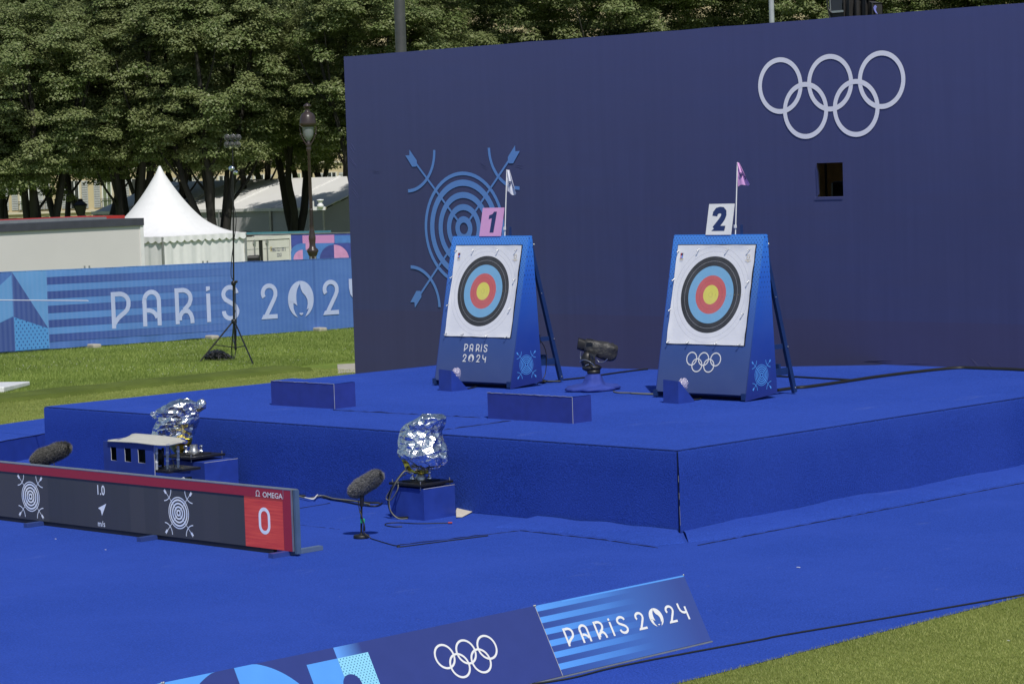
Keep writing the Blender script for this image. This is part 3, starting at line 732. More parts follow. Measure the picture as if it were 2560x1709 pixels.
    for i in range(nU+1):
        a = i/nU
        for j in range(nV+1):
            c = j/nV
            if which == 1: px = c*(.035+.155*a**1.1); zz = -.31*a-.03*c*a+.02*math.sin(c*7+1)*a
            else: px = c*(.012+.20*a); zz = -.30*a+.03*c*a+.015*math.sin(c*6)*a
            p = A0+Vector((px*.97, px*.05+.028*math.sin(c*9+a*2)*c, zz)); vs.append(p)
    for i in range(nU):
        for j in range(nV): fs.append((i*(nV+1)+j, i*(nV+1)+j+1, (i+1)*(nV+1)+j+1, (i+1)*(nV+1)+j))
    b = MB(); b.add(vs, fs, True); fl = b.build('flag', M_WFLAG if which == 1 else M_PFLAG, t)
    b = MB()
    for (a, c) in ((.52, .5), (.57, .68), (.63, .55), (.68, .73)):
        i = int(a*nU); j = int(c*nV); p = vs[i*(nV+1)+j]+Vector((0, -.006, 0)); b.tube([p+Vector((.016*math.cos(k), 0, .016*math.sin(k))) for k in [q_*1.0472 for q_ in range(7)]], .004, 4)
    b.build('printed_mark', M_NUM, fl)
    b = MB(); b.bx(x0+.30, x0+.33, yp+.03, yp+.05, z0+2.02, z0+2.17); b.build('board_bracket', M_FRAMEBLUE, t)
    if which == 1:
        F = Flat(); h_ = .104; xs_ = .98
        for ch, X in zip('PARiS', (-.232, -.125, .000, .101, .150)): glyph(F, ch, X, .494, h_, .145, 1.40 if ch != 'S' else 1.35)
        for ch, X in zip('2O24', (-.232, -.118, .036, .148)): glyph(F, ch, X, .350, h_, .145, 1.38)
        F.build('lettering', M_WHITE, t, mw, off=.003)
        b = MB(); b.tube(smooth_path([(x0+.62, y0+.62, z0+.62), (x0+.62, y0+.75, z0+.60), (x0+.63, y0+.84, z0+.45), (x0+.63, y0+.84, z0+.25), (x0+.64, y0+.78, z0+.10), (x0+.66, y0+.62, z0+.02)]), .006, 6); b.build('cable', M_BLACK, t)
        b = MB(); b.bx(x0+.60, x0+.66, y0+.56, y0+.62, z0+.56, z0+.70); b.bx(x0+.60, x0+.66, y0+.66, y0+.71, z0+.57, z0+.69); b.build('cable_clamp', M_BLACK, t)
    else:
        F = Flat(); rings(F, -.002, .515, .0885); F.build('ring_emblem', M_WHITE, t, mw, off=.003)
    return t
M_WFLAG = simple('white_flag_cloth', (.72, .73, .80), .8, var=.05); M_PFLAG = simple('pink_flag_cloth', (.72, .38, .70), .8, var=.06)
target(-25.1723, 24.898, 1, 'left archery target with a pink board numbered 1 and a white flag on top')
target(-21.0385, 24.8195, 2, 'right archery target with a white board numbered 2 and a pink flag on top')

# ================================================================== BOXES AND SMALL KIT ON THE STAGE
def sheet_box(name, p0, p1, z0, z1, label, cat, group=None, mat=None):
    """box wrapped in blue sheet: front edge p0->p1 along X, depth dy"""
    x0, y0 = p0; x1, y1 = p1; t = thing(name, ((x0+x1)/2, (y0+y1)/2, z0), label, cat, group)
    b = MB(); n = 14
    def wz(x, y): return z1+.006*noise.noise(Vector((x*3, y*3, 1)))
    b.add([(x0, y0, z0), (x1, y0, z0), (x1, y1, z0), (x0, y1, z0), (x0, y0, z1), (x1, y0, z1), (x1, y1, z1), (x0, y1, z1)], [(0, 1, 5, 4), (1, 2, 6, 5), (2, 3, 7, 6), (3, 0, 4, 7)])
    b.build('box_side', mat or M_SHEET, t)
    b = MB(); vs = []; fs = []
    for j in range(5):
        for i in range(n+1):
            x = x0-.004+(x1-x0+.008)*i/n; y = y0-.004+(y1-y0+.008)*j/4; vs.append((x, y, wz(x, y)+.004))
    for j in range(4):
        for i in range(n): fs.append((j*(n+1)+i, j*(n+1)+i+1, (j+1)*(n+1)+i+1, (j+1)*(n+1)+i))
    b.add(vs, fs); b.build('box_top', M_CARPET, t)
    b = MB(); b.tube(wob_line((x1+.001, y0-.001, z0), (x1+.001, y0-.001, z1), 12, .006, 2), .0035, 4)
    b.build('cut_edge', M_EDGE, t)
    b = MB(); L = wob_line((x0, y0-.005, z1+.004), (x1, y0-.005, z1+.004), 30, .008, 4)
    b.tube(L, [.0018+.0022*abs(noise.noise(Vector((i*.7, x0, 0)))) for i in range(len(L))], 4); b.build('frayed_edge', M_EDGE, t)
    return t
sheet_box('floor_box', (-25.80, 21.86), (-24.57, 22.22), ZS, 1.195, 'low dark blue box standing on the stage in front of the left target', 'box', 'low blue boxes on the stage')
sheet_box('floor_box', (-21.84, 21.87), (-20.455, 22.19), ZS, 1.186, 'low dark blue box with a frayed edge on the stage below the robotic camera', 'box', 'low blue boxes on the stage')

def crumple_mat(name, c, rough=.20, sc=11):
    q = NB(name); q.set(Metallic=1.0, Roughness=rough); q.col(c)
    v = q.n('ShaderNodeTexVoronoi', feature='F1'); v.inputs['Scale'].default_value = sc; q.l(q.coord(), v.inputs['Vector'])
    n = q.noise(sc*1.6, 3, .6); s_ = q.M('ADD', v.outputs['Distance'], q.M('MULTIPLY', n, .6)); q.bump(s_, .75, .05); return q.m
M_FOIL = crumple_mat('silver_foil', (.86, .87, .89)); M_GOLD = crumple_mat('gold_foil', (.80, .62, .09), .3)
q = NB('clear_plastic'); q.set(Roughness=.12, Alpha=.75); q.b.inputs['Transmission Weight'].default_value = .4; q.col((.72, .66, .82)); q.bump(q.noise(30, 3), .8, .03); M_PLASTIC = q.m
def wedge(x0, y0, label, k):
    t = thing('camera_hood', (x0, y0, ZS), label, 'camera hood', 'blue wedge hoods at the feet of the targets'); w_, d_, h_ = .31, .30, .285
    # side profile in X: tall at the left, sloping down to the right
    b = MB(); pr = [(0, .0), (w_*1.02, 0), (w_*1.9, .0)]
    L = [(0, 0), (.40, 0), (.12, h_), (0, h_-.004)]
    f_ = [Vector((x0+a, y0, ZS+c)) for a, c in ((0, 0), (.285, 0), (.285, h_), (0, h_+.005))]
    r_ = [Vector((x0+a, y0+d_, ZS+c)) for a, c in ((0, 0), (.285, 0), (.285, 0.02), (0, .02))]
    vs = [Vector((x0, y0+.04, ZS)), Vector((x0+.285, y0, ZS)), Vector((x0+.285, y0+.01, ZS+h_-.005)), Vector((x0, y0+.05, ZS+h_+.005)),
          Vector((x0+.0, y0+.36, ZS)), Vector((x0+.30, y0+.30, ZS)), Vector((x0+.29, y0+.03, ZS+h_-.01)), Vector((x0+.02, y0+.08, ZS+h_-.004))]
    b.add(vs, [(0, 1, 2, 3), (1, 5, 6, 2), (5, 4, 7, 6), (4, 0, 3, 7), (3, 2, 6, 7), (0, 4, 5, 1)]); b.build('hood', M_SHEET2, t)
    b = MB(); rr = []
    for i in range(9):
        a = i/8; r = .082*(math.sin(PI*(a*.82+.12))**.6); c = Vector((x0+.20+.05*a, y0+.12+.03*a, ZS+.13+.17*a)); rg_ = []
        for j in range(14):
            an = 2*PI*j/14; q_ = 1+.28*noise.noise(Vector((math.cos(an)*2+i, math.sin(an)*2, k))); rg_.append(c+Vector((math.cos(an)*r*q_, math.sin(an)*r*q_*.9, .012*math.sin(an*3+i))))
        rr.append(rg_)
    b.loft(rr, smooth=False); b.build('plastic_wrap', M_PLASTIC, t)
wedge(-25.25, 24.32, 'blue wedge hood with plastic-wrapped lens before the left target stand', 1)
wedge(-21.19, 24.27, 'blue wedge hood with plastic-wrapped lens before the right target stand', 6)

# robot camera on its draped foot
rc = crop(1350, 800, .14031)
bx_, by_ = -23.24, 25.28
t = thing('robot_camera', (bx_, by_, ZS), 'black robotic camera in a rain cover standing on a draped blue foot between the targets', 'camera')
RY = lambda a, b_, dy=0: py_(*rc(a, b_), by_+dy)
b = MB(); n = 40; rings_ = []
for (r, z, am) in ((.345, .0, .12), (.36, .018, .14), (.33, .045, .14), (.23, .055, .10), (.165, .062, .06), (.14, .085, .06), (.12, .13, .05), (.102, .175, .03), (.085, .20, .0), (.082, .215, 0)):
    rg_ = []
    for j in range(n):
        a = 2*PI*j/n; q_ = 1+am*2.2*noise.noise(Vector((math.cos(a)*1.6, math.sin(a)*1.6, z*4)))+am*.35*math.sin(a*9+z*30)
        rg_.append(Vector((bx_+r*q_*math.cos(a)*1.0, by_+r*q_*math.sin(a)*1.0, ZS+.012+z+.016*math.sin(a*5+r*14)*(r < .3 and r > .1))))
    rings_.append(rg_)
b.loft(rings_, caps=True); b.build('cloth_drape', M_CLOTH, t)
b = MB(); b.lathe((bx_, by_, ZS+.222), [(.0, 0), (.085, 0), (.088, .012), (.088, .045), (.075, .05), (.05, .05), (.05, .075), (0, .075)], 24); b.build('pan_base', M_BLACK, t)
def rbox(b, p, U_, V_, W_, sz, bev=.2):
    b.box(p, sz, (U_, V_, W_))
R_ = Vector((.715, .699, 0)); Fw = Vector((-.699, .715, 0))
c0 = RY(925, 850); b = MB(); b.sphere(c0, .105, 16, (1.25, .9, .50), (R_, Fw, Vector((0, 0, 1)))); b.build('pan_head', M_BLACK, t)
ca = RY(850, 720); b = MB(); b.sphere(ca, .10, 16, (.92, .75, 1.25), (R_, Fw, Vector((0, 0, 1)))); b.box(RY(930, 680), (.075, .10, .19), (R_, Fw, Vector((0, 0, 1)))); b.build('tilt_arm', M_BLACK, t)
b = MB(); b.tube(smooth_path([RY(705, 740, -.07), RY(780, 705, -.10), RY(880, 735, -.10), RY(950, 790, -.08), RY(980, 830, -.05)]), .006, 6)
b.tube([RY(810, 810, -.09), RY(870, 785, -.09)], .009, 6); b.tube(smooth_path([RY(1010, 700, -.02), RY(1060, 745), RY(1140, 740), RY(1200, 690)]), .006, 6); b.tube(smooth_path([RY(730, 560, -.05), RY(718, 640, -.05), RY(735, 710, -.05)]), .006, 6); b.build('cable', M_METAL, t)
ax_ = (R_*.93-Fw*.0+Vector((0, 0, -.16))).normalized(); sd_ = (Fw+R_*.0).normalized(); up_ = ax_.cross(sd_)*-1
if up_.z < 0: up_ = -up_
st = RY(700, 430); rings_ = []
for (a, hw_, hu, hd) in ((.0, .085, .088, .070), (.03, .080, .082, .075), (.09, .075, .070, .075), (.10, .088, .078, .085), (.16, .095, .082, .11), (.24, .10, .078, .135), (.32, .10, .078, .150), (.40, .098, .078, .160), (.46, .09, .070, .165), (.50, .075, .055, .15), (.53, .05, .03, .11), (.54, .02, .0, .06)):
    rg_ = []
    for j in range(28):
        an = 2*PI*j/28; c_, s_ = math.cos(an), math.sin(an); pw = .55
        x = math.copysign(abs(c_)**pw, c_)*hw_; y = math.copysign(abs(s_)**pw, s_)*(hu if s_ > 0 else hd)
        wr_ = (.04*abs(noise.noise(Vector((a*10, c_*2.2, s_*2.2))))-.012)*(a > .08)+.007*math.sin(a*45+an*4)*(a > .1)
        rg_.append(st+ax_*(a-.02)+sd_*x*(1+wr_*4)+up_*(y+wr_))
    rings_.append(rg_)
b = MB(); b.loft(rings_[2:], caps=True); b.build('rain_cover', M_BLACKCLOTH, t)
b = MB(); b.loft([[p for p in rings_[0]], rings_[1], rings_[2]], caps=False, smooth=True); b.build('lens_hood', M_BLACK, t)
b = MB(); b.box(RY(895, 345), (.085, .04, .014), (ax_, sd_, up_)); b.build('top_handle', M_BLACK, t)
b = MB(); b.tube([st+ax_*.02, st+ax_*.03], .06, 20); b.build('lens', simple('lens_glass', (.004, .004, .008), .05), t)
b = MB(); pz = [RY(860, 580, -.10), RY(960, 610, -.12), RY(1010, 600, -.12), RY(965, 690, -.13), RY(925, 710, -.12)]; b.add(pz, [(0, 1, 2, 3, 4)]); b.build('cover_flap', M_BLACKCLOTH, t)

# cables on the stage floor
zc = ZS+.012
def stage_cable(pts, r, mat, label, z=zc): return cable('floor_cable', [gp(x, y, z) for x, y in pts], r, mat, label)
K5 = crop(1050, 560, .2806); K4 = crop(1350, 800, .14031); K8 = crop(1960, 880, .25543); K6 = crop(1550, 380, .42735)
stage_cable([K4(40, 1085), K4(200, 1095), K4(420, 1060), K4(850, 1015), K4(1130, 970), K4(1600, 905), K4(1920, 870)], .013, M_CABLE, 'dark cable running behind the robotic camera towards the backdrop')
stage_cable([K4(1310, 1270), K4(1400, 1290), K4(1600, 1295), K4(1900, 1310), K4(2138, 1325), K6(60, 1410), K6(240, 1415)], .010, M_CABLE2, 'pale grey cable from the draped camera foot to the right target')
stage_cable([K6(920, 1395), K6(1030, 1380), K8(250, 340), K8(600, 290), K8(900, 245), K8(1300, 195), K8(1680, 158), K8(1900, 160), K8(2349, 178), (2660, 935)], .030, M_CABLE, 'thick bundle of black cables crossing the right part of the stage to the backdrop')
stage_cable([K6(915, 1310), K6(1010, 1315), K8(100, 240), K8(420, 258), K8(640, 270), K8(700, 268)], .014, M_CABLE, 'thin black cable joining the thick cable bundle behind the right target')
stage_cable([K5(420, 1465), K5(470, 1455), K5(510, 1440)], .010, M_CABLE, 'short dark cable at the foot of the left target stand')
stage_cable([K6(430, 1448), K6(460, 1445), K6(480, 1437)], .010, M_CABLE, 'short dark cable at the foot of the right target stand')
b = MB(); pj = gp(*K5(1100, 1400), ZS+.03); b.sphere(pj, .05, 10, (1.3, 1, .5)); b.tube([pj, gp(*K5(1250, 1400), ZS+.02)], .014, 6); tag(b.build('cable_joint', M_CABLE), 'dark cable joint lying behind the left target stand', 'cable joint')

# ================================================================== LED BOARD
YL = 17.02
led = thing('scoreboard', (-22.4, YL, 0), 'long low electronic board with a maroon frame showing 1.0 m/s and 0', 'scoreboard')
x0, x1, zb_, zt_ = -26.6, -19.83, .065, .685
q = NB('maroon_frame'); q.set(Roughness=.4); q.col((.345, .024, .046)); M_MAR = q.m
b = MB(); b.bx(x0, x1, YL, YL+.07, zb_, zt_); b.build('cabinet', M_FRAMEBLUE, led)
b = MB(); b.bx(x0, x1, YL-.014, YL-.001, .588, zt_); b.bx(-19.957, x1, YL-.0145, YL-.001, zb_, .5878); b.build('frame', M_MAR, led)
b = MB(); b.bx(x0, x1+.012, YL-.016, YL+.072, zt_, zt_+.008); b.bx(x1, x1+.012, YL-.016, YL+.0, zb_, zt_-.001); b.bx(-19.948, -19.942, YL-.016, YL-.0148, .59, zt_-.002); b.build('frame_edge', M_METAL, led)
b = MB(); b.bx(x1+.013, x1+.045, YL+.005, YL+.06, .04, zt_+.004); b.build('end_post', simple('slate_paint', (.07, .12, .21), .5), led)
q = NB('screen_dark'); q.set(Roughness=.38); o = q.xyz(q.pos())
sx_ = q.M('FLOOR', q.M('MULTIPLY', o[0], 4.0)); wn = q.n('ShaderNodeTexWhiteNoise', noise_dimensions='1D'); q.l(sx_, wn.inputs['W'])
f = q.noise(3, 4, src=q.pos(), stretch=(6, 1, .6)); c = q.mix(wn.outputs['Value'], (.052, .056, .060), (.072, .073, .074)); c = q.mix(q.rng(f, .4, .7, 0, .3), c, (.065, .066, .085)); q.col(c); M_SCR = q.m
q = NB('screen_red'); q.set(Roughness=.4); o = q.xyz(q.pos()); f = q.noise(1, 4, .7, src=q.pos(), stretch=(2, 1, 45)); c = q.mix(q.rng(f, .35, .65), (.40, .035, .035), (.55, .07, .05)); q.col(c)
q.l(c, q.b.inputs['Emission Color']); q.b.inputs['Emission Strength'].default_value = .28; M_SCRR = q.m
q = NB('screen_symbol'); q.set(Roughness=.4); f = q.noise(9, 3, src=q.pos()); c = q.mix(q.rng(f, .35, .65), (.48, .56, .74), (.60, .64, .70)); q.col(c); q.l(c, q.b.inputs['Emission Color']); q.b.inputs['Emission Strength'].default_value = .3; M_SYM = q.m
b = MB(); b.quad((x0, YL-.004, zb_), (-20.578, YL-.004, zb_), (-20.578, YL-.004, .588), (x0, YL-.004, .588)); scr = b.build('screen', M_SCR, led)
b = MB(); b.quad((-20.577, YL-.004, zb_), (-19.957, YL-.004, zb_), (-19.957, YL-.004, .588), (-20.577, YL-.004, .588)); scr2 = b.build('score_screen', M_SCRR, led)
mL = frame((0, YL-.004, 0), (1, 0, 0), (0, 0, 1))
for cx_ in (-24.333, -21.662, -27.0):
    if cx_ > -26:
        F = Flat(); F.step = .0004; archery(F, cx_, .330, .183); F.build('archery_symbol', M_SYM, scr, mL, off=.0015)
F = Flat(); F.step = .0004; F.poly([(-22.924, .344), (-23.076, .286), (-23.027, .262)]); F.poly([(-22.924, .344), (-23.027, .262), (-23.010, .206)]); F.build('wind_arrow', M_SYM, scr, mL, off=.0015)
F = Flat(); zl = .276/2-.09; L = arc(-20.263, .346+zl, .072, .072, 0, 180, 12)+arc(-20.263, .346-zl, .072, .072, 180, 360, 12); F.stroke(L, .036, closed=True); F.build('score_digit', M_SYM, scr2, mL, off=.002)
text_obj('wind_speed', '1.0', .152, frame((-23.098, YL-.004, .436), (1, 0, 0), (0, 0, 1)), M_SYM, scr, .86, .002, .0018)
text_obj('wind_unit', 'm/s', .090, frame((-23.094, YL-.004, .086), (1, 0, 0), (0, 0, 1)), M_SYM, scr, 1.05, .002, .0008)
text_obj('maker_name', 'OMEGA', .078, frame((-20.268, YL-.0145, .592), (1, 0, 0), (0, 0, 1)), M_WHITE, led, 1.14, .0012, .001)
F = Flat(); F.stroke([(-20.378, .598), (-20.352, .598), (-20.366, .615)]+arc(-20.342, .628, .026, .026, 205, -25, 12)+[(-20.318, .615), (-20.332, .598), (-20.306, .598)], .008); F.build('maker_symbol', M_WHITE, led, frame((0, YL-.0145, 0), (1, 0, 0), (0, 0, 1)), off=.0012)
b = MB(); b.bx(x0, -20.15, YL+.005, YL+.05, .004, .06); b.build('base_rail', M_BLACK, led)
for xf in (-26.2, -24.15, -22.09, -19.93):
    b = MB(); b.bx(xf-.035, xf+.035, YL-.22, YL+(.45 if xf > -20 else .3), .018, .062); ft = b.build('foot', simple('blue_foot', (.03, .06, .22), .5) if xf < -20 else simple('slate_foot', (.10, .15, .25), .5), led)
    if xf > -20:
        b = MB(); b.bx(xf-.037, xf+.037, YL-.222, YL+.01, .016, .064); b.build('foot_tip', simple('blue_tip', (.03, .06, .26), .5), ft)
    b = MB(); b.bx(xf-.02, xf+.02, YL-.18, YL-.12, .0, .018); b.bx(xf-.02, xf+.02, YL+.2, YL+.26, .0, .018); b.build('pad', M_BLACK, ft)

# ================================================================== FOIL-WRAPPED CAMERAS
UPZ = Vector((0, 0, 1))
def foil_body(name, rows, cf, Y, mat, parent, seed, n=25, depth=.8, crum=.24, dmax=.24):
    """rows: (y, x_left, x_right) measured on the photo at plane Y; gives a crumpled closed body with real depth"""
    rings_ = []; rnd = random.Random(seed); dense = []
    for (a, c) in zip(rows, rows[1:]):
        for k in range(2): t = k/2; dense.append(tuple(a[i]+(c[i]-a[i])*t for i in range(3)))
    dense.append(rows[-1])
    for i, (y, xl, xr) in enumerate(dense):
        L = py_(*cf(xl, y), Y); Rr = py_(*cf(xr, y), Y); c = (L+Rr)/2; hw = (Rr-L).dot(R_)/2; hd = min(hw*depth, dmax) if hw > .03 else hw
        c = Vector((c.x, Y, c.z)) if 0 else c; rg_ = []
        for j in range(n):
            an = 2*PI*(j+.55*rnd.uniform(-1, 1)+(.5 if i % 2 else 0))/n
            v = noise.noise(Vector((math.cos(an)*2.2, math.sin(an)*2.2, i*.33+seed*7)))+.5*noise.noise(Vector((math.cos(an)*5, math.sin(an)*5, i*.7+seed*3)))
            q_ = 1-crum*abs(v)*1.6+.02
            if abs(math.cos(an)) > .95: q_ = 1-crum*abs(v)*.6
            rg_.append(c+R_*(hw*q_*math.cos(an))+Fw*(hd*q_*math.sin(an))+UPZ*(rnd.uniform(-.016, .016)+.022*noise.noise(Vector((math.cos(an)*1.8+seed, math.sin(an)*1.8, i*.5)))))
        rings_.append(rg_)
    b = MB(); vs = [p for r in rings_ for p in r]; fs = []
    for i in range(len(rings_)-1):
        for j in range(n):
            a, c, d, e = i*n+j, i*n+(j+1) % n, (i+1)*n+(j+1) % n, (i+1)*n+j
            if rnd.random() < .5: fs += [(a, d, c), (a, e, d)]
            else: fs += [(a, e, c), (c, e, d)]
    fs.append(tuple(range(n))); fs.append(tuple(reversed(range((len(rings_)-1)*n, len(rings_)*n))))
    b.add(vs, fs, True); o_f = b.build(name, mat, parent); sub = o_f.modifiers.new('s', 'SUBSURF'); sub.levels = 1; sub.render_levels = 1; return o_f
def foil_camera(cf, Y, body, gold, plate, label, seed, extra=None):
    base = py_(*cf(*plate[0]), Y); t = thing('wrapped_camera', (base.x, Y, base.z), label, 'camera', 'foil-wrapped cameras in front of the stage')
    foil_body('foil_wrap', body, cf, Y, M_FOIL, t, seed)
    foil_body('foil_lining', gold, cf, Y, M_GOLD, t, seed+5, n=16, crum=.25, dmax=.12)
    pz = plate[1]; pc = Vector(plate[2]); hs = plate[3]
    b = MB(); ax = (Vector((1, 0, 0)), Vector((0, 1, 0)), UPZ); b.box((pc.x, pc.y, pz), (hs*2, hs*2, .028), ax); b.box((pc.x, pc.y, pz+.02), (.30, .30, .02), ax); b.build('base_plate', M_BLACK, t, bevel=.004)
    for sx in (-1, 1):
        for sy in (-1, 1):
            b = MB(); q_ = Vector((pc.x+sx*(hs-.03), pc.y+sy*(hs-.03), pz)); b.tube([q_+Vector((0, 0, -.05)), q_+Vector((0, 0, .045))], .007, 6); b.build('screw_foot', M_METAL, t)
    b = MB(); b.lathe((pc.x, pc.y, pz+.03), [(.07, 0), (.07, .03), (.05, .05), (.05, .10)], 16)
    b.build('mount', M_METAL, t)
    for dx in (-.09, .10):
        b = MB(); b.lathe(Vector((pc.x, pc.y, pz+.03))+R_*dx-Fw*.06, [(.012, 0), (.035, .01), (.03, .03), (.012, .045), (.014, .06), (.03, .085), (.02, .10), (0, .10)], 12); b.build('leveller', simple('chrome', (.7, .7, .7), .12, metal=1), t)
    return t
R7 = crop(850, 980, .26786)
bodyR = [(203, 775, 800), (222, 735, 985), (262, 655, 1000), (300, 605, 997), (345, 560, 962), (400, 545, 955), (450, 541, 972), (500, 537, 1000), (560, 530, 1028), (600, 560, 1030), (640, 640, 1018), (680, 650, 975), (705, 655, 930), (730, 690, 830)]
goldR = [(585, 528, 690), (620, 570, 690), (660, 585, 660), (700, 600, 700), (740, 650, 840), (765, 700, 810)]
pR = (-20.83, 19.78)
# the blue pedestal on the floor
def pedestal(x0, x1, y0, y1, z1, label, group='blue pedestals under the wrapped cameras'):
    t = thing('pedestal_box', ((x0+x1)/2, (y0+y1)/2, 0), label, 'box', group); n = 8
    def wv(x, y, z): return .010*noise.noise(Vector((x*3, y*3, z*3)))+.02*(1-z/z1)*noise.noise(Vector((x*4, y*4, 2)))
    for (a, c, o_) in (((x0, y0), (x1, y0), (0, -1)), ((x1, y0), (x1, y1), (1, 0)), ((x1, y1), (x0, y1), (0, 1)), ((x0, y1), (x0, y0), (-1, 0))):
        vs = []; fs = []
        for j in range(n+1):
            for i in range(n+1):
                x = a[0]+(c[0]-a[0])*i/n; y = a[1]+(c[1]-a[1])*i/n; z = z1*j/n; w_ = wv(x, y, z)*(0 < i < n); vs.append((x+o_[0]*w_, y+o_[1]*w_, z+.012))
        for j in range(n):
            for i in range(n): fs.append((j*(n+1)+i, j*(n+1)+i+1, (j+1)*(n+1)+i+1, (j+1)*(n+1)+i))
        b = MB(); b.add(vs, fs, True); b.build('box_side', M_SHEET2, t)
    b = MB(); b.quad((x0, y0, z1+.012), (x1, y0, z1+.012), (x1, y1, z1+.012), (x0, y1, z1+.012)); b.build('box_top', M_SHEET2, t)
    b = MB(); b.tube(wob_line((x1, y0, z1+.012), (x1, y1, z1+.012), 10, .004, 1), .003, 4); b.build('cut_edge', M_EDGE, t)
    return t
pedestal(-21.12, -20.585, 19.57, 20.05, .352, 'blue sheet pedestal under the right foil-wrapped camera beside the cream flap')
foil_camera(R7, 19.76, bodyR, goldR, ((770, 800), .40, (-20.86, 19.80, 0), .255), 'crumpled silver foil wrapped camera on the right pedestal near the hairy microphone', 2)
K1 = crop(200, 960, .17857)
bodyL = [(205, 1400, 1480), (225, 1330, 1570), (262, 1270, 1640), (300, 1180, 1670), (345, 1110, 1660), (390, 1075, 1660), (430, 1100, 1650), (480, 1130, 1650), (540, 1080, 1635), (600, 1055, 1610), (660, 1040, 1595), (720, 1020, 1580), (760, 1150, 1570), (800, 1250, 1540)]
goldL = [(750, 1400, 1570), (800, 1290, 1565), (860, 1260, 1545), (920, 1280, 1470), (975, 1330, 1440)]
pedestal(-25.10, -24.42, 19.60, 20.12, .425, 'blue sheet pedestal under the left foil-wrapped camera behind the cream-topped shelter')
tL = foil_camera(K1, 19.80, bodyL, goldL, ((1500, 1040), .485, (-24.86, 19.80, 0), .27), 'crumpled silver foil wrapped camera behind the cream-topped shelter at left', 9)
foil_body('foil_wrap', [(210, 1700, 1740), (235, 1650, 1755), (275, 1640, 1768), (320, 1640, 1765), (355, 1620, 1740), (385, 1640, 1700)], K1, 19.80, M_FOIL, tL, 31, n=14, crum=.3)
foil_body('foil_wrap', [(385, 1000, 1045), (415, 985, 1060), (450, 995, 1120), (478, 1040, 1130)], K1, 19.80, M_FOIL, tL, 33, n=12, crum=.3, depth=.5)
# folded-back cream underside of carpet
b = MB(); fl = [gp(*R7(*q_), z) for q_, z in (((1085, 1165), .03), ((1140, 1165), .02), ((1252, 1105), .03), ((1190, 1042), .06), ((1100, 1052), .06), ((1082, 1100), .05))]
b.add(fl+[p+Vector((0, .01, .004)) for p in fl], [tuple(range(6)), tuple(range(11, 5, -1))]+[(i, (i+1) % 6, 6+(i+1) % 6, 6+i) for i in range(6)]); tag(b.build('carpet_flap', simple('cream_backing', (.58, .53, .44), .9, var=.08, scale=30, bump=.3)), 'small cream flap of folded carpet backing beside the right pedestal', 'carpet flap')

# ================================================================== MICROPHONES
def fur_mat(name, c1, c2):
    q = NB(name); q.set(Roughness=.85); g = q.n('ShaderNodeNewGeometry'); q.col(q.mix(g.outputs['Random Per Island'], c1, c2)); return q.m
M_FUR1 = fur_mat('grey_fur', (.07, .072, .075), (.26, .26, .27)); M_FUR2 = fur_mat('dark_fur', (.035, .034, .033), (.19, .185, .17))
def furry(name, A, B, r, mat, parent, seed, n=9000, ln=.028):
    A = Vector(A); B = Vector(B); d = (B-A); L = d.length; d.normalize(); x = d.cross(UPZ).normalized(); y = x.cross(d)
    b = MB(); rr = []
    for i in range(15):
        t = i/14; e = 1-abs(2*t-1)**5*.75; c = A+d*(L*t); rg_ = []
        for j in range(18):
            an = 2*PI*j/18; q_ = 1+.12*noise.noise(Vector((t*5, math.cos(an), math.sin(an)+seed))); rg_.append(c+(x*math.cos(an)+y*math.sin(an))*(r*e**.8*q_*.92))
        rr.append(rg_)
    b.loft(rr); o = b.build(name, mat, parent)
    rg = np.random.default_rng(seed); V = []; base = wloc(parent)
    for k in range(n):
        t = rg.uniform(-.06, 1.06); an = rg.uniform(0, 2*PI); tt = min(1, max(0, t)); e = max(.05, 1-abs(2*tt-1)**5*.75); rad = r*e**.8*.9*(1+.12*noise.noise(Vector((tt*5, math.cos(an), math.sin(an)+seed))))
        if t < 0 or t > 1: rad *= rg.uniform(0, 1)
        nrm = x*math.cos(an)+y*math.sin(an); p = A+d*(L*tt)+nrm*rad
        dr = (nrm*1.0+d*((2*tt-1)**3*1.3+rg.normal(0, .45))+x*rg.normal(0, .35)+y*rg.normal(0, .35)-UPZ*.15).normalized()*ln*rg.uniform(.6, 1.2)
        s_ = d.cross(dr).normalized()*rg.uniform(.002, .0035) if d.cross(dr).length > 1e-4 else x*.003
        V.append([p-s_-base, p+s_-base, p+dr-base])
    me = tri_mesh('fur', np.array([[tuple(q_) for q_ in tr] for tr in V]), mat, parent=o); return o
M5 = crop(400, 1150, .25543)
mb_ = gp(*M5(1972, 757), .02)
t = thing('microphone_stand', (mb_.x, mb_.y, .016), 'grey fur-covered microphone on a short stand with a green tape ring', 'microphone', 'furry microphones before the stage')
MY = lambda a, c, dy=0: py_(*M5(a, c), mb_.y+dy)
hA = MY(1870, 325, -.02); hB = MY(2160, 135, .10); furry('wind_cover', hA, hB, .088, M_FUR1, t, 3)
b = MB(); b.lathe((mb_.x, mb_.y, .016), [(0, 0), (.083, 0), (.085, .006), (.085, .03), (.075, .037), (.02, .04), (.018, .055), (0, .055)], 28); b.build('base', M_BLACK, t)
b = MB(); b.tube([(mb_.x, mb_.y, .05), MY(1972, 430)], .011, 10); b.build('stem', M_BLACK, t)
b = MB(); b.tube([MY(1975, 450), MY(1978, 345)], .022, 10); b.build('clamp', M_BLACK, t)
b = MB(); b.tube([MY(1982, 610), MY(1982, 572)], .024, 10); b.build('tape_ring', simple('green_tape', (.03, .55, .22), .5), t)
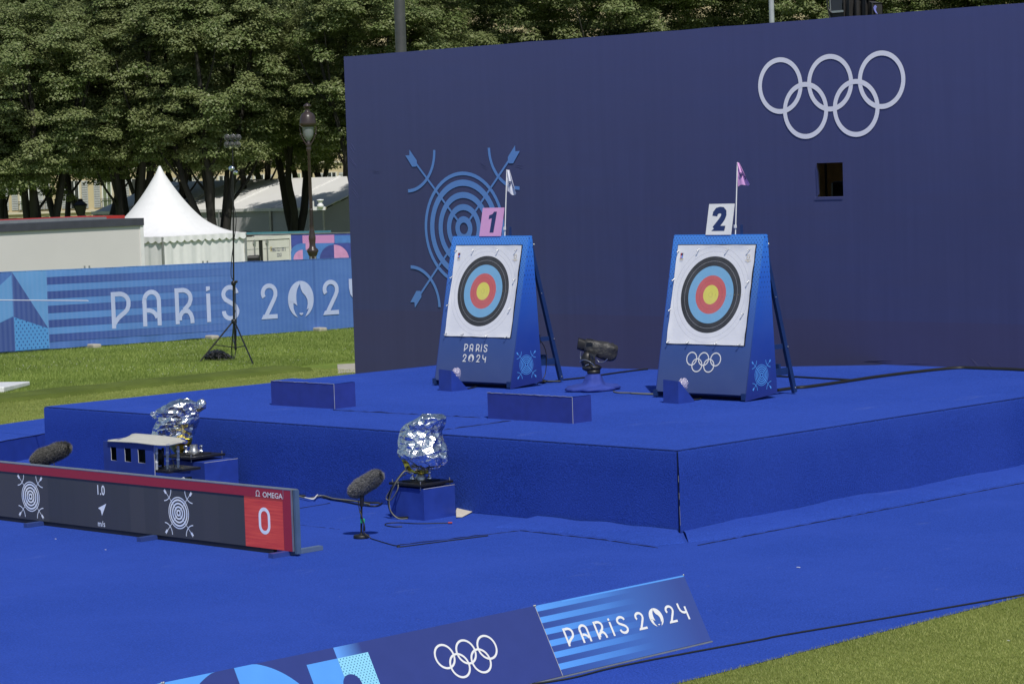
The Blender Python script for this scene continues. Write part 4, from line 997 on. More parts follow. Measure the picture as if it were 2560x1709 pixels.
b = MB(); b.tube(smooth_path([MY(1940, 390, -.03), MY(1950, 470, -.03), MY(1975, 560, -.03), MY(1995, 610, -.03), MY(1992, 690, -.03), MY(2010, 720, -.03), MY(2060, 755)]), .0055, 6); b.tube(smooth_path([MY(1955, 500, -.03), MY(1972, 540, -.03), MY(2000, 640, -.03), MY(2003, 690, -.03)]), .008, 6); b.build('cable', M_BLACK, t)
N4 = crop(0, 1130, .19157); K0 = crop(0, 900, .25543)
YM = 18.0
t = thing('microphone_stand', (gp(118, 1178, .0).x, YM, .016), 'dark fur-covered microphone rising behind the left half of the electronic board', 'microphone', 'furry microphones before the stage')
pA = py_(*K0(325, 985), YM); pB = py_(*K0(670, 850), YM+.15); t.location = (pA.x+.3, YM, .016)
furry('wind_cover', pA, pB, .098, M_FUR2, t, 8, ln=.034)
pc = py_(*K0(465, 1020), YM+.03); b = MB(); b.lathe((pc.x, pc.y, .016), [(0, 0), (.083, 0), (.085, .006), (.085, .03), (.075, .037), (0, .04)], 24); b.build('base', M_BLACK, t)
b = MB(); b.tube([(pc.x, pc.y, .05), pc], .013, 10); b.tube([pc-Vector((0, 0, .10)), pc+Vector((0, 0, .05))], .024, 10); b.build('stem', M_BLACK, t)
b = MB(); b.tube(smooth_path([pc+Vector((.03, 0, .06)), pc+Vector((.14, 0, .0)), pc+Vector((.10, 0, -.2)), Vector((pc.x+.1, pc.y, .03))]), .005, 5); b.build('cable', M_BLACK, t)

# ================================================================== CREAM-TOPPED SHELTER
YS = 18.7; SY = lambda a, c, y=YS: py_(*K1(a, c), y)
p = SY(335, 820); pr_ = SY(1030, 850)
sx0, sx1 = p.x, pr_.x; sz1 = SY(1030, 850).z
t = thing('equipment_shelter', ((sx0+sx1)/2, YS, 0), 'blue foam shelter with three cut windows and a floppy cream top over clear tubes', 'shelter')
w_ = sx1-sx0; wins = [tuple(SY(*q_) for q_ in ((435, 885), (525, 1070))), tuple(SY(*q_) for q_ in ((628, 890), (730, 1087))), tuple(SY(*q_) for q_ in ((815, 900), (930, 1097)))]
xs_ = [sx0]+[v for a, c in wins for v in (a.x, c.x)]+[sx1]; wz0 = wins[1][1].z; wz1 = wins[1][0].z
b = MB(); th_ = .012
for i in range(len(xs_)-1):
    xa, xb = xs_[i], xs_[i+1]; n = 6
    for (za, zb_) in ((.016, wz0), (wz0, wz1), (wz1, sz1)):
        if i % 2 == 1 and za == wz0: continue
        for k in range(1):
            u0, u1 = xa, xb
            bow = lambda x, z: 0
            b.quad((u0, YS+bow(u0, za), za), (u1, YS+bow(u1, za), za), (u1, YS+bow(u1, zb_), zb_), (u0, YS+bow(u0, zb_), zb_))
sh = b.build('front_sheet', simple('blue_foam', (.018, .045, .26), .6), t); so_ = sh.modifiers.new('s', 'SOLIDIFY'); so_.thickness = .012; so_.offset = 1
b = MB(); b.quad((sx0, YS, .016), (sx0, YS+.42, .016), (sx0, YS+.42, sz1), (sx0, YS, sz1)); b.build('side_sheet', M_SHEET2, t)
b = MB()
for a, c in wins:
    bw = lambda x, z: YS-.006
    P = [(a.x, wz1), (a.x+.006, (wz0+wz1)/2), (a.x+.004, wz0), (c.x, wz0-.004)]
    b.tube([(x, bw(x, z), z) for x, z in P], .0045, 5)
b.tube([(sx1, bw(sx1, z)+.01, z) for z in [.03+(sz1-.05)*i/12 for i in range(13)]], .005, 5)
b.build('cut_edge', M_EDGE, t)
# lid: a soft sheet hanging over the box, built from a wavy grid
b = MB(); vs = []; fs = []; nu, nv = 22, 12
front = [SY(*q_, YS-.04) for q_ in ((385, 790), (560, 795), (800, 812), (960, 832), (1080, 845), (1210, 848), (1290, 838), (1430, 805))]
bk = [SY(*q_, YS+.45) for q_ in ((400, 780), (480, 766), (560, 760), (640, 742), (700, 715), (750, 688), (900, 695), (1100, 712), (1300, 735), (1450, 760), (1490, 790))]
def rs3(L, n):
    d = [0]
    for a, c in zip(L, L[1:]): d.append(d[-1]+(c-a).length)
    r = []
    for i in range(n+1):
        tt = d[-1]*i/n; k = 0
        while k < len(d)-2 and d[k+1] < tt: k += 1
        r.append(L[k].lerp(L[k+1], (tt-d[k])/max(1e-9, d[k+1]-d[k])))
    return r
fr = rs3(smooth_path(front, 4), nu); bk2 = rs3(smooth_path(bk, 4), nu)
for j in range(nv+1):
    tt = j/nv
    for i in range(nu+1): p = fr[i].lerp(bk2[i], tt); vs.append(p+Vector((0, 0, .012*noise.noise(Vector((i*.25, j*.3, 0)))*(0 < j < nv))))
for j in range(nv):
    for i in range(nu): fs.append((j*(nu+1)+i, j*(nu+1)+i+1, (j+1)*(nu+1)+i+1, (j+1)*(nu+1)+i))
b.add(vs, fs, True); lid = b.build('top_sheet', M_CREAM, t); mo = lid.modifiers.new('s', 'SOLIDIFY'); mo.thickness = .014; mo.offset = -1
b = MB(); rr_ = [SY(1210, 850, YS-.035), SY(1300, 836, YS+.05), SY(1400, 822, YS+.12), SY(1480, 825, YS+.16), SY(1498, 800, YS+.18), SY(1460, 770, YS+.18), SY(1420, 762, YS+.18)]
b.tube(smooth_path(rr_), .008, 6); b.build('sheet_hem', M_SHEET, t)
zpl = SY(1090, 1240).z
b = MB(); P_ = [SY(1085, 1232, YS), SY(1460, 1180, YS+.24)]; x0_, x1_ = P_[0].x-.45, P_[1].x
b.bx(sx1-.30, SY(1270, 1210, YS+.1).x+.06, YS+.02, YS+.50, zpl, zpl+.03); b.build('floor_plate', M_BLACK, t)
q = NB('clear_tube'); q.set(Roughness=.08, Alpha=.62); q.col((.62, .66, .70)); q.b.inputs['Specular IOR Level'].default_value = .9; M_TUBE = q.m
for a, yb_, y in ((1075, 1218, YS+.04), (1225, 1195, YS+.14), (1375, 1170, YS+.24)):
    pb = SY(a, yb_, y); pt_ = SY(a-4, 880-(a-1075)*.06, y)
    b = MB(); b.tube([pb, pt_], .0165, 12); tb = b.build('clear_tube', M_TUBE, t)
    b = MB(); b.tube([pb.lerp(pt_, .35), pb.lerp(pt_, .43)], .019, 12); b.tube([pb.lerp(pt_, .72), pb.lerp(pt_, .80)], .019, 12); b.build('tube_sleeve', M_WHITE, tb)
b = MB(); b.sphere(SY(1110, 1020, YS+.25), .06, 12, (1, 1, 1.7)); b.tube([SY(1160, 890, YS+.3), SY(1160, 1150, YS+.3)], .016, 10); b.build('stored_kit', M_BLACK, t)
b = MB(); b.tube([SY(1250, 880, YS+.3), SY(1270, 980, YS+.3), SY(1330, 1160, YS+.3)], .006, 6); b.build('cable', M_CABLE2, t)
M_DG = simple('dark_green_panel', (.012, .026, .018), .8)
b = MB(); b.box((sx1-.02, YS+.30, .17), (.04, .5, .30)); b.build('dark_inner_panel', M_DG, t)
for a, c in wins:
    b = MB(); wv_ = c.x-a.x; b.bx(a.x-.115, a.x+wv_*.62-.085, YS+.085, YS+.10, .1, sz1-.03); b.build('dark_inner_panel', M_DG, t)  # dark panels added behind the windows, their colour standing in for interior shade
pp = [py_(*K1(*q_), YS+.1) for q_ in ((1370, 1340), (1450, 1308), (1465, 1320), (1485, 1335))]
b = MB(); b.tube([Vector((pp[0].x, pp[0].y, .016))]+pp+[Vector((pp[3].x, pp[3].y, .016))], .008, 6); tag(b.build('wire_hook', M_WHITE), 'bent white wire showing just above the electronic board below the shelter', 'wire')

# ================================================================== FLOOR CABLES
def fc(pts, r, mat, label, z=.022): return cable('floor_cable', [gp(x, y, z) for x, y in pts], r, mat, label)
fc([M5(1330, 350), M5(1500, 352), M5(1700, 380), M5(1900, 400), M5(2060, 418), M5(2170, 420)], .017, M_CABLE, 'black cable lying from the board end past the furry microphone')
fc([M5(1335, 345), M5(1460, 372), M5(1580, 345), M5(1700, 375), M5(1880, 395), M5(2050, 430)], .010, M_CABLE2, 'pale cable twisted along the black one behind the furry microphone', .045)
fc([M5(1420, 365), M5(1500, 378), M5(1540, 340), M5(1585, 325)], .009, M_WHITE, 'short white cable end sticking up behind the board end', .05)
fc([M5(1600, 362), M5(1800, 400), M5(2000, 438), M5(2120, 445), M5(2180, 412)], .010, M_CABLE, 'thin black cable looping towards the right pedestal', .03)
def hc(pts, r, mat, label): return cable('hanging_cable', [py_(x, y, Y) for x, y, Y in pts], r, mat, label)
hc([(*R7(640, 690), 19.6), (*R7(560, 780), 19.5), (*R7(500, 870), 19.42), (*R7(455, 960), 19.45), (*R7(460, 1080), 19.48), (*R7(520, 1160), 19.52), (*R7(635, 1165), 19.56)], .011, M_CABLE, 'black cable hanging from the right wrapped camera to its pedestal foot')
hc([(*R7(620, 760), 19.6), (*R7(545, 810), 19.5), (*R7(540, 900), 19.45), (*R7(480, 1000), 19.45), (*R7(430, 990), 19.45), (*R7(470, 910), 19.45)], .007, M_CABLE2, 'thin grey cable loop hanging beside the right pedestal')
hc([(*R7(655, 755), 19.6), (*R7(600, 740), 19.5), (*R7(520, 850), 19.42), (*R7(465, 980), 19.44), (*R7(470, 1100), 19.46), (*R7(540, 1175), 19.5), (*R7(630, 1178), 19.55)], .008, M_CABLE2, 'grey cable curving down the left side of the right pedestal')
fc([R7(580, 1252), R7(500, 1254), R7(425, 1240), R7(440, 1222), R7(560, 1216), R7(700, 1224), R7(850, 1222), R7(1010, 1218)], .006, M_CABLE, 'thin black cable curled on the carpet in front of the right pedestal')
pj = gp(*R7(1030, 1217), .03); b = MB(); b.tube([pj-R_*.025, pj+R_*.02], .010, 8); tag(b.build('cable_plug', M_RED), 'small red plug at the end of the curled cable', 'plug')
fc([M5(2060, 762), M5(2150, 790), M5(2280, 828), M5(2349, 838), (1000, 1366), (1110, 1352), (1220, 1338)], .006, M_CABLE, 'thin black cable from the furry microphone stand along the carpet joint')
V8 = crop(1300, 1400, .25543)
cable('floor_cable', [gp(x, y, .024) for x, y in ((1330, 1709), V8(500, 1150), V8(900, 1050), V8(1500, 930), V8(2349, 775), (1960, 1586), (2260, 1536), (2600, 1478), (2900, 1425))], .009, M_CABLE, 'long black cable along the edge of the blue carpet beside the green turf')
# litter specks
for i, (x, y, s_) in enumerate(((1996, 1417, .035), (2521, 1600, .022), (264, 1373, .02), (139, 1346, .02))):
    p = gp(x, y, .024); b = MB(); b.box(p, (s_, s_*.4, .004)); tag(b.build('litter_scrap', M_WHITE), ['white paper scrap on the blue carpet right of the stage corner', 'tiny white scrap on the green turf at lower right', 'pale scrap on the carpet below the wind reading', 'pale scrap on the carpet under the left board foot'][i], 'litter')

# ================================================================== FOREGROUND ADVERTISING BOARDS
AO = Vector((-13.32, 14.04, .03)); AV = Vector((-.27, 0, .504)).normalized(); AU = Vector((0, 1, 0)); AN = AU.cross(AV); HA = .572
MA = frame(AO, AU, AV)
def stripes_mat():
    q = NB('printed_stripes'); q.set(Roughness=.32); o = q.xyz(); u, v = o[0], o[1]
    k = q.M('FRACT', q.M('DIVIDE', q.M('ADD', v, .0), HA/6)); st = q.M('GREATER_THAN', k, .5)
    fade = q.rng(u, .1, 1.05, 1, 0); light = q.mix(q.rng(u, 0, 1.1), (.10, .33, .84), (.055, .155, .50)); dark = q.mix(q.rng(u, 0, 1.1), (.035, .072, .30), (.055, .155, .50))
    c = q.mix(q.M('MULTIPLY', st, 1.0), dark, light); c = q.mix(q.rng(u, .75, 1.65), c, (.042, .072, .28))
    c = q.mix(q.M('MULTIPLY', q.M('GREATER_THAN', v, HA-.012), q.M('GREATER_THAN', u, .3)), c, (.10, .33, .84)); q.col(c); return q.m
M_ADN = simple('navy_board_print', (.035, .052, .225), .32, var=.04)
M_ADL = simple('light_board_print', (.10, .34, .86), .32, var=.03)
q = NB('fading_print'); q.set(Roughness=.32); o = q.xyz(); q.col(q.mix(q.rng(o[0], -2.03, -1.80), (.12, .34, .85), (.035, .052, .225))); M_ADF = q.m
q = NB('dotted_cyan_print'); q.set(Roughness=.35); o = q.xyz(); q.col(q.mix(dots_nodes(q, o[0], o[1], .030, .018, .0042), (.28, .66, .90), (.02, .10, .22))); M_ADC = q.m
q = NB('dotted_blue_print'); q.set(Roughness=.6); o = q.xyz(q.pos()); q.col(q.mix(dots_nodes(q, o[1], o[2], .10, .075, .017), (.085, .30, .66), (.03, .09, .30))); M_FDOT = q.m
def ad_board(u0, u1, mat, label):
    t = thing('advertising_board', AO+AU*((u0+u1)/2), label, 'advertising board', 'low slanted advertising boards in the foreground')
    P = lambda u, v, n=0: AO+AU*u+AV*v+AN*n
    b = MB(); b.prism([P(u0+.004, 0, -.006), P(u1-.004, 0, -.006), P(u1-.004, HA, -.006), P(u0+.004, HA, -.006)], [P(u0+.004, 0), P(u1-.004, 0), P(u1-.004, HA), P(u0+.004, HA)]); b.build('panel', mat, t, mw=MA)
    b = MB(); b.tube([P(u0, -.012, .0), P(u1, -.012, .0)], .010, 8); b.build('bottom_rail', M_METAL, t)
    b = MB()
    b.tube([P(u0, -.03, -.03), P(u1, -.03, -.03)], .014, 8); b.build('base_tube', M_BLACK, t)
    for uu in (u0+.03, u1-.03):
        b = MB(); b.bar(P(uu, HA-.03, -.012), Vector((P(uu, HA, 0).x-.25, P(uu, 0).y, .02)), .02); b.build('back_strut', M_METAL, t)
        b = MB(); b.sphere(P(uu+(.024 if uu > (u0+u1)/2 else -.024), HA, .0), .009, 8); b.build('corner_knob', M_METAL, t)
    b = MB(); b.bar(P(u0+.001, 0, .001), P(u0+.001, HA, .001), .004, .003); b.build('panel_edge', M_EDGE, t)
    return t
t = ad_board(0, 1.744, stripes_mat(), 'slanted board with fading pale stripes and white lettering at the bottom centre')
F = Flat(); F.step = .0004; h_ = .147
for ch, X in zip('PARiS', (.180, .346, .520, .693, .783)): glyph(F, ch, X, .208, h_, .135, 1.42 if ch != 'S' else 1.38)
for ch, X in zip('2O24', (.998, 1.160, 1.358, 1.512)): glyph(F, ch, X, .208, h_, .135, 1.38)
F.build('lettering', M_WHITE, t, MA, off=.0015)
t = ad_board(-3.556, 0, M_ADN, 'slanted navy board with white interlocking rings and light blue shapes at its left')
F = Flat(); rings(F, -.853, .338, .0985); F.build('ring_emblem', M_WHITE, t, MA, off=.0015)
def clipR(cx_, cy_, R, a0, a1, n=24): return [(cx_+R*math.cos(math.radians(a0+(a1-a0)*i/n)), min(HA, max(.001, cy_+R*math.sin(math.radians(a0+(a1-a0)*i/n))))) for i in range(n+1)]
F = Flat(); F.step = .0004; F.poly([(-3.55, .002), (-2.96, .002), (-2.96, HA), (-3.55, HA)]); F.poly([(-2.95, .001)]+clipR(-2.95, -.053, .65, 5, 90)); F.poly([(-2.335, .20), (-2.049, .20), (-2.049, .489), (-2.335, .489)]); F.build('light_shape', M_ADL, t, MA, off=.0012)
F = Flat(); F.step = .0004; F.poly([(-2.955, .001)]+clipR(-2.955, -.053, .65, 90, 175)); F.build('dark_shape', M_ADN, t, MA, off=.0035)
F = Flat(); F.poly([(-2.049, .489), (-1.80, .489), (-1.80, HA-.001), (-2.049, HA-.001)]); F.build('fading_shape', M_ADF, t, MA, off=.0014)
F = Flat(); F.poly([(-2.048, .20), (-1.757, .20), (-1.757, .4885), (-2.048, .4885)]); F.build('dotted_shape', M_ADC, t, MA, off=.0022)
F = Flat(); F.disc(-2.0, .275, .085); F.build('dark_shape', M_ADN, t, MA, off=.0042)
t = ad_board(-7.1, -3.56, simple('cyan_board_print', (.25, .60, .85), .35), 'slanted board with a pale cyan corner at the bottom left edge of the photo')

# ================================================================== BANNER FENCE
def plane_pt(x, y, O, U):
    a, b_ = on_plane(x, y, O, U, UPZ); return a, b_
LF = 14.0
def fwr(s_, z):
    e = .014*noise.noise(Vector((s_*.7, z*.6, 5)))+.001*noise.noise(Vector((s_*2.5, z*2.5, 1)))
    if z > 1.6: e += .010*(z-1.6)/.25*noise.noise(Vector((s_*3, 0, 2)))
    if z < .2: e += .03*(.2-z)/.2*noise.noise(Vector((s_*2.2, 3, 2)))
    return e
FN = FUd.cross(UPZ)
def ftop(s_): return 1.875-.0115*s_+.010*noise.noise(Vector((s_*1.3, 7, 0)))
def fbot(s_): return .055+.022*noise.noise(Vector((s_*1.1, 9, 0)))-.003*s_
def FP(s_, z, n=0): return FA+FUd*s_+UPZ*z+FN*(fwr(s_, z)+n)
fence = thing('banner_fence', FA+FUd*5, 'long fence covered with a blue printed banner reading PARIS 2024 behind the lawn', 'fence')
q = NB('blue_banner'); q.set(Roughness=.62); p = q.pos(); dt = q.n('ShaderNodeVectorMath', operation='DOT_PRODUCT'); q.l(p, dt.inputs[0]); dt.inputs[1].default_value = FUd
sv = q.M('SUBTRACT', dt.outputs['Value'], FA.dot(FUd)); zv = q.xyz(p)[2]
SV, ZV = sv, zv
mesh_ = q.M('MULTIPLY', q.M('ADD', q.M('SINE', q.M('MULTIPLY', sv, 52.0)), 1.0), .5)
f = q.noise(1.0, 4, .6, src=p, stretch=(.8, .8, 2.5))
top = q.rng(zv, 1.2, 1.85)
c = q.mix(q.rng(f, .3, .7), (.062, .150, .450), (.080, .180, .500)); c = q.mix(q.M('MULTIPLY', mesh_, .12), c, (.18, .32, .62))
for x0 in (-.79, 2.25, 2.36, 5.36, 5.47, 8.41):
    bnd = q.M('LESS_THAN', q.M('ABSOLUTE', q.M('SUBTRACT', sv, x0)), .035); c = q.mix(q.M('MULTIPLY', bnd, .35), c, (.035, .09, .32))
tw = q.n('ShaderNodeBsdfTranslucent'); q.col(c); q.bump(q.noise(1.2, 4, .6, src=p, stretch=(1, 1, 2)), .25, .04); M_BAN = q.m
def ban_print(name, c1, c2=None):
    q = NB(name); q.set(Roughness=.62); p = q.pos(); f = q.noise(1.2, 3, src=p); dt = q.n('ShaderNodeVectorMath', operation='DOT_PRODUCT'); q.l(p, dt.inputs[0]); dt.inputs[1].default_value = FUd
    sv = q.M('SUBTRACT', dt.outputs['Value'], FA.dot(FUd)); me_ = q.M('MULTIPLY', q.M('ADD', q.M('SINE', q.M('MULTIPLY', sv, 52.0)), 1.0), .05)
    c = q.mix(q.rng(f, .3, .7), tuple(v*.93 for v in c1), tuple(v*1.07 for v in c1))
    if c2: c = q.mix(q.rng(sv, 1.6, 6.2), c, c2)
    c = q.mix(me_, c, (.3, .4, .7)); q.col(c); return q.m
M_BLT = ban_print('banner_light', (.105, .27, .63), (.072, .165, .475)); M_BDK = ban_print('banner_dark', (.036, .075, .30), (.072, .165, .475)); M_BLET = ban_print('banner_lettering', (.46, .53, .78)); M_BDK2 = ban_print('banner_deep', (.040, .080, .29)); M_BLT2 = ban_print('banner_pale', (.12, .31, .64))
b = MB(); ns, nz = 260, 16; vs = []; fs = []
for j in range(nz+1):
    for i in range(ns+1):
        s_ = -4+(LF+4)*i/ns; z = fbot(s_)+(ftop(s_)-fbot(s_))*j/nz; vs.append(FP(s_, z))
for j in range(nz):
    for i in range(ns): fs.append((j*(ns+1)+i, j*(ns+1)+i+1, (j+1)*(ns+1)+i+1, (j+1)*(ns+1)+i))
b.add(vs, [tuple(f) for f in fs], True); b.build('banner', M_BAN, fence)
fnc = lambda u, v, o: FP(u, v, o)
F = Flat(); F.step = .0015; F.grid_poly([(.38, fbot(.4)+.01), (1.24, fbot(1.2)+.01), (1.24, 1.855), (.38, 1.865)], .2); F.build('light_print', M_BLT2, fence, fn=fnc, off=.004)
F = Flat(); F.step = .0015; F.grid_poly([(.385, 1.86), (1.225, .53), (.385, .84)], .12); F.grid_poly([(.375, 1.85), (-.6, .70), (-.6, .60), (.0, .70), (.375, .84)], .2) if 0 else None
F.grid_poly([(-3.9, .07), (.37, .07), (.37, .84), (-.45, .55), (-3.9, .5)], .25); F.build('deep_print', M_BDK2, fence, fn=fnc, off=.0085)
F = Flat(); F.grid_poly([(.385, .835), (1.225, .53), (1.225, fbot(1.2)+.02), (.385, fbot(.4)+.02)], .15); F.build('dotted_print', M_FDOT, fence, fn=fnc, off=.013)
F = Flat(); F.grid_poly([(-3.9, .60), (-.35, .58), (.365, .855), (.365, 1.80), (-.8, .9), (-3.9, .9)], .2); F.build('light_print', M_BLT2, fence, fn=fnc, off=.005)
FD = Flat(); FL_ = Flat(); FD.step = FL_.step = .0008
zt_, zb_ = 1.86, .06
for k in range(5):
    c_ = .136+.1825*k; z1_ = zt_-(c_-.046)*(zt_-zb_); z0_ = zt_-(c_+.046)*(zt_-zb_); FD.grid_poly([(1.24, z0_), (6.1, z0_-.03), (6.1, z1_-.03), (1.24, z1_)], .3)
    c2_ = c_-.091; z1_ = zt_-(c2_-.043)*(zt_-zb_); z0_ = zt_-(c2_+.043)*(zt_-zb_); FL_.grid_poly([(1.24, z0_), (6.1, z0_-.03), (6.1, z1_-.03), (1.24, z1_)], .3)
FD.build('dark_stripe', M_BDK, fence, fn=fnc, off=.004); FL_.build('light_stripe', M_BLT, fence, fn=fnc, off=.004)
F = Flat(); F.step = .001; h_ = .852
for ch, X in zip('PARiS', (2.84, 3.655, 4.515, 5.375, 5.80)): glyph(F, ch, X, .418, h_, .125, 1.18 if ch != 'S' else 1.08)
for ch, X in zip('2O24', (6.89, 7.665, 8.645, 9.40)): glyph(F, ch, X, .392, h_, .125, 1.10)
F.build('lettering', M_BLET, fence, fn=fnc, off=.010)
for s_ in (-.85, -.72, 2.24, 2.36, 5.36, 5.48, 8.38, 8.50, 11.4, 11.5):
    b = MB(); b.tube([FP(s_, .0, -.05), FP(s_, 1.94-.0115*s_, -.05)], .02, 8); b.build('post', M_METAL, fence)
for s_ in (-.8, 2.3, 5.42, 8.44, 11.45):
    b = MB(); c_ = FP(s_, .05, .0); b.box(c_, (.22, .62, .11), (FUd, FN, UPZ)); b.build('concrete_foot', M_PAVE, fence, bevel=.03)
b = MB()
for k in range(60):
    s_ = -3.5+17*k/60+random.uniform(-.1, .1); b.tube([FP(s_, ftop(s_)-.015, .01), FP(s_+.02, ftop(s_)+.008, -.04)], .004, 4)
b.build('cable_ties', M_BLACK, fence)['kind'] = 'stuff'
b = MB(); L = [FP(-4+18*k/90, ftop(-4+18*k/90)+.002, .004) for k in range(91)]; b.tube(L, .006, 5); b.build('banner_hem', M_BLT, fence)

# ================================================================== LAWN KIT
zz = 34.95
TPY = lambda x, y: py_(x, y, zz)
ctr = TPY(585, 705)
t = thing('light_stand', (ctr.x, zz, 0), 'tall black tripod stand with a cluster of round heads on the lawn', 'stand')
top_ = TPY(581.5, 372)
b = MB(); b.tube([Vector((ctr.x-.03, zz, .22)), TPY(585, 798), TPY(584, 705)], .024, 10); b.tube([TPY(584, 705), TPY(583, 470)], .018, 10); b.tube([TPY(583, 470), top_], .013, 10); b.build('pole', M_BLACK, t)
for i_, (fx, fy, kx) in enumerate(((500, 906, 0), (633, 912, 0), (0, 0, 1))):
    ft_ = gp(fx, fy, 0) if not kx else gp(579, 876, 0)
    b = MB(); b.tube([TPY(585, 800), ft_+Vector((0, 0, .02))], .017, 8); b.build('leg', M_BLACK, t)
    mid = TPY(585, 800).lerp(ft_, .58); b = MB(); b.tube([mid, Vector((ctr.x-.03, zz, .27))], .011, 6); b.build('brace', M_BLACK, t)
b = MB(); b.lathe(TPY(585, 803)-Vector((0, 0, .0)), [(.04, -.05), (.06, -.04), (.06, .03), (.035, .05)], 12); b.build('collar', M_BLACK, t)
b = MB(); b.lathe(TPY(584, 708), [(.03, -.05), (.05, -.03), (.05, .03), (.03, .05)], 12); b.sphere(TPY(591, 704), .03, 10); b.tube([TPY(578, 708), TPY(591, 703)], .012, 6); b.build('clamp_knob', M_BLACK, t)
q = NB('mesh_globe'); q.set(Roughness=.5, Alpha=.55); q.col((.10, .10, .10)); M_GLOBE = q.m
for (x, y) in ((568, 344), (581.5, 343.5), (595, 344), (568, 361.5), (581.5, 361), (594, 361)):
    b = MB(); c_ = TPY(x, y); b.sphere(c_, .056, 16); g_ = b.build('round_head', M_GLOBE, t)
    b = MB(); b.sphere(c_, .025, 10); b.tube([c_, TPY(581.5, 353)], .008, 6); b.build('core', M_BLACK, g_)
    b = MB(); b.tube([c_+R_*(.063*math.cos(k*PI/8))+UPZ*(.063*math.sin(k*PI/8)) for k in range(17)], .004, 4); b.build('rim', M_METAL, g_)
for (x, y, r_) in ((578, 421, .06), (588, 432, .05), (583, 426, .05)):
    pass
b = MB(); b.sphere(TPY(579, 421), .06, 9, (1.3, 1, .9)); b.build('small_microphone', M_FOIL, t); b = MB(); b.sphere(TPY(589, 432), .05, 9, (1.1, 1, 1)); b.build('small_microphone', M_FOIL, t)
b = MB(); b.tube(smooth_path([TPY(583, 430), TPY(578, 480), TPY(588, 530), TPY(590, 560), TPY(580, 640), TPY(578, 690), TPY(588, 720), TPY(589, 880), Vector((ctr.x+.05, zz-.3, .05)), Vector((ctr.x-.2, zz-.45, .04))]), .009, 6); b.build('cable', M_BLACK, t)
# black bag with kit between the feet
b = MB(); rr_ = []; gA = gp(512, 902, .0); gB = gp(583, 899, .0); nR = 20
for i in range(21):
    tt = i/20; c_ = gA.lerp(gB, tt); r = .155*math.sin(PI*(.06+.88*tt))**.6*(1-.45*tt); r = max(.03, r); rg_ = []
    for j in range(nR):
        an = 2*PI*j/nR; q_ = 1+.45*noise.noise(Vector((i*.5, math.cos(an)*2, math.sin(an)*2))); rg_.append(c_+Fw*(math.cos(an)*r*1.3*q_)+UPZ*max(0.0, (math.sin(an)*r*q_+r*.75)))
    rr_.append(rg_)
b.loft(rr_, smooth=False)
q = NB('black_bin_liner'); q.set(Roughness=.22); q.col((.012, .012, .014)); q.bump(q.noise(16, 4, .7), .9, .06)
tag(b.build('plastic_bag', q.m), 'crumpled shiny black bag lying between the feet of the tripod stand', 'bag')
# white wrapped mat at the left edge
q = NB('white_wrap'); q.set(Roughness=.4); q.col((.78, .78, .78)); q.bump(q.noise(3.5, 4), .5, .05); M_WRAP = q.m
n0 = gp(*K0(40, 330), .0); r0 = gp(*K0(296, 258), .0); e_ = (r0-n0); l_ = Vector((-e_.y, e_.x, 0)).normalized()*1.6
b = MB(); base_ = [n0, r0, r0+l_+e_*.02, n0+l_]; b.prism([p+Vector((0, 0, .02)) for p in base_], [p+Vector((0, 0, h)) for p, h in zip(base_, (.13, .10, .10, .14))]); o = b.build('wrapped_mat', M_WRAP, None, bevel=.02); tag(o, 'white plastic-wrapped mat lying on the lawn at the left edge of the photo', 'mat')
# white boom pole coming in from the left
Yb = 20.5
pa = py_(-260, 748.3, Yb); pb = py_(220, 751.7, Yb)
t = thing('boom_pole', (pa.x, Yb, .016), 'thin white horizontal pole reaching in from the left edge across the banner', 'pole')
b = MB(); b.tube([pa, pb], .0075, 10); b.build('horizontal_pole', M_WHITE, t)
b = MB(); b.tube([Vector((pa.x, Yb, .016)), pa+UPZ*.1], .02, 10); b.lathe((pa.x, Yb, .016), [(0, 0), (.25, 0), (.25, .03), (.03, .05)], 20); b.build('upright', M_METAL, t)

# ================================================================== BEYOND THE FENCE
M_CAB = simple('pale_cabin_panel', (.66, .64, .62), .55, var=.03, scale=.6); M_CABD = simple('dark_fascia', (.055, .058, .075), .5)
XC = -54.0; c1 = px_(356, 545, XC); c0_ = px_(-40, 565, XC)
t = thing('site_cabin', (XC, (c1.y+c0_.y)/2, 0), 'long pale flat-roofed cabin with a dark band along its roof edge at the left', 'cabin')
b = MB(); b.bx(XC-2.6, XC, c0_.y-3, c1.y-.03, 0, 2.68); b.build('wall', M_CAB, t)
b = MB(); b.bx(XC-2.7, XC+.06, c0_.y-3, c1.y, 2.681, 2.87); b.build('roof_edge', M_CABD, t)
b = MB(); b.bx(XC-2.0, XC+.03, c1.y-.10, c1.y+.001, 0, 2.68); b.build('corner_post', M_WHITE, t)
b = MB(); b.bx(XC-2.2, XC-.6, c0_.y-2, c1.y-.7, 2.872, 2.93); b.build('roof_vent', M_METAL, t)
b = MB(); rA = pd(250, 549, 70); rB = pd(356, 542, 70); b.bx(-64.8, -62.6, 41.5, 47.6, 0, 2.82); tag(b.build('red_kiosk', simple('red_roof', (.45, .03, .03), .5)), 'red flat roof edge just showing above the pale cabin', 'kiosk')
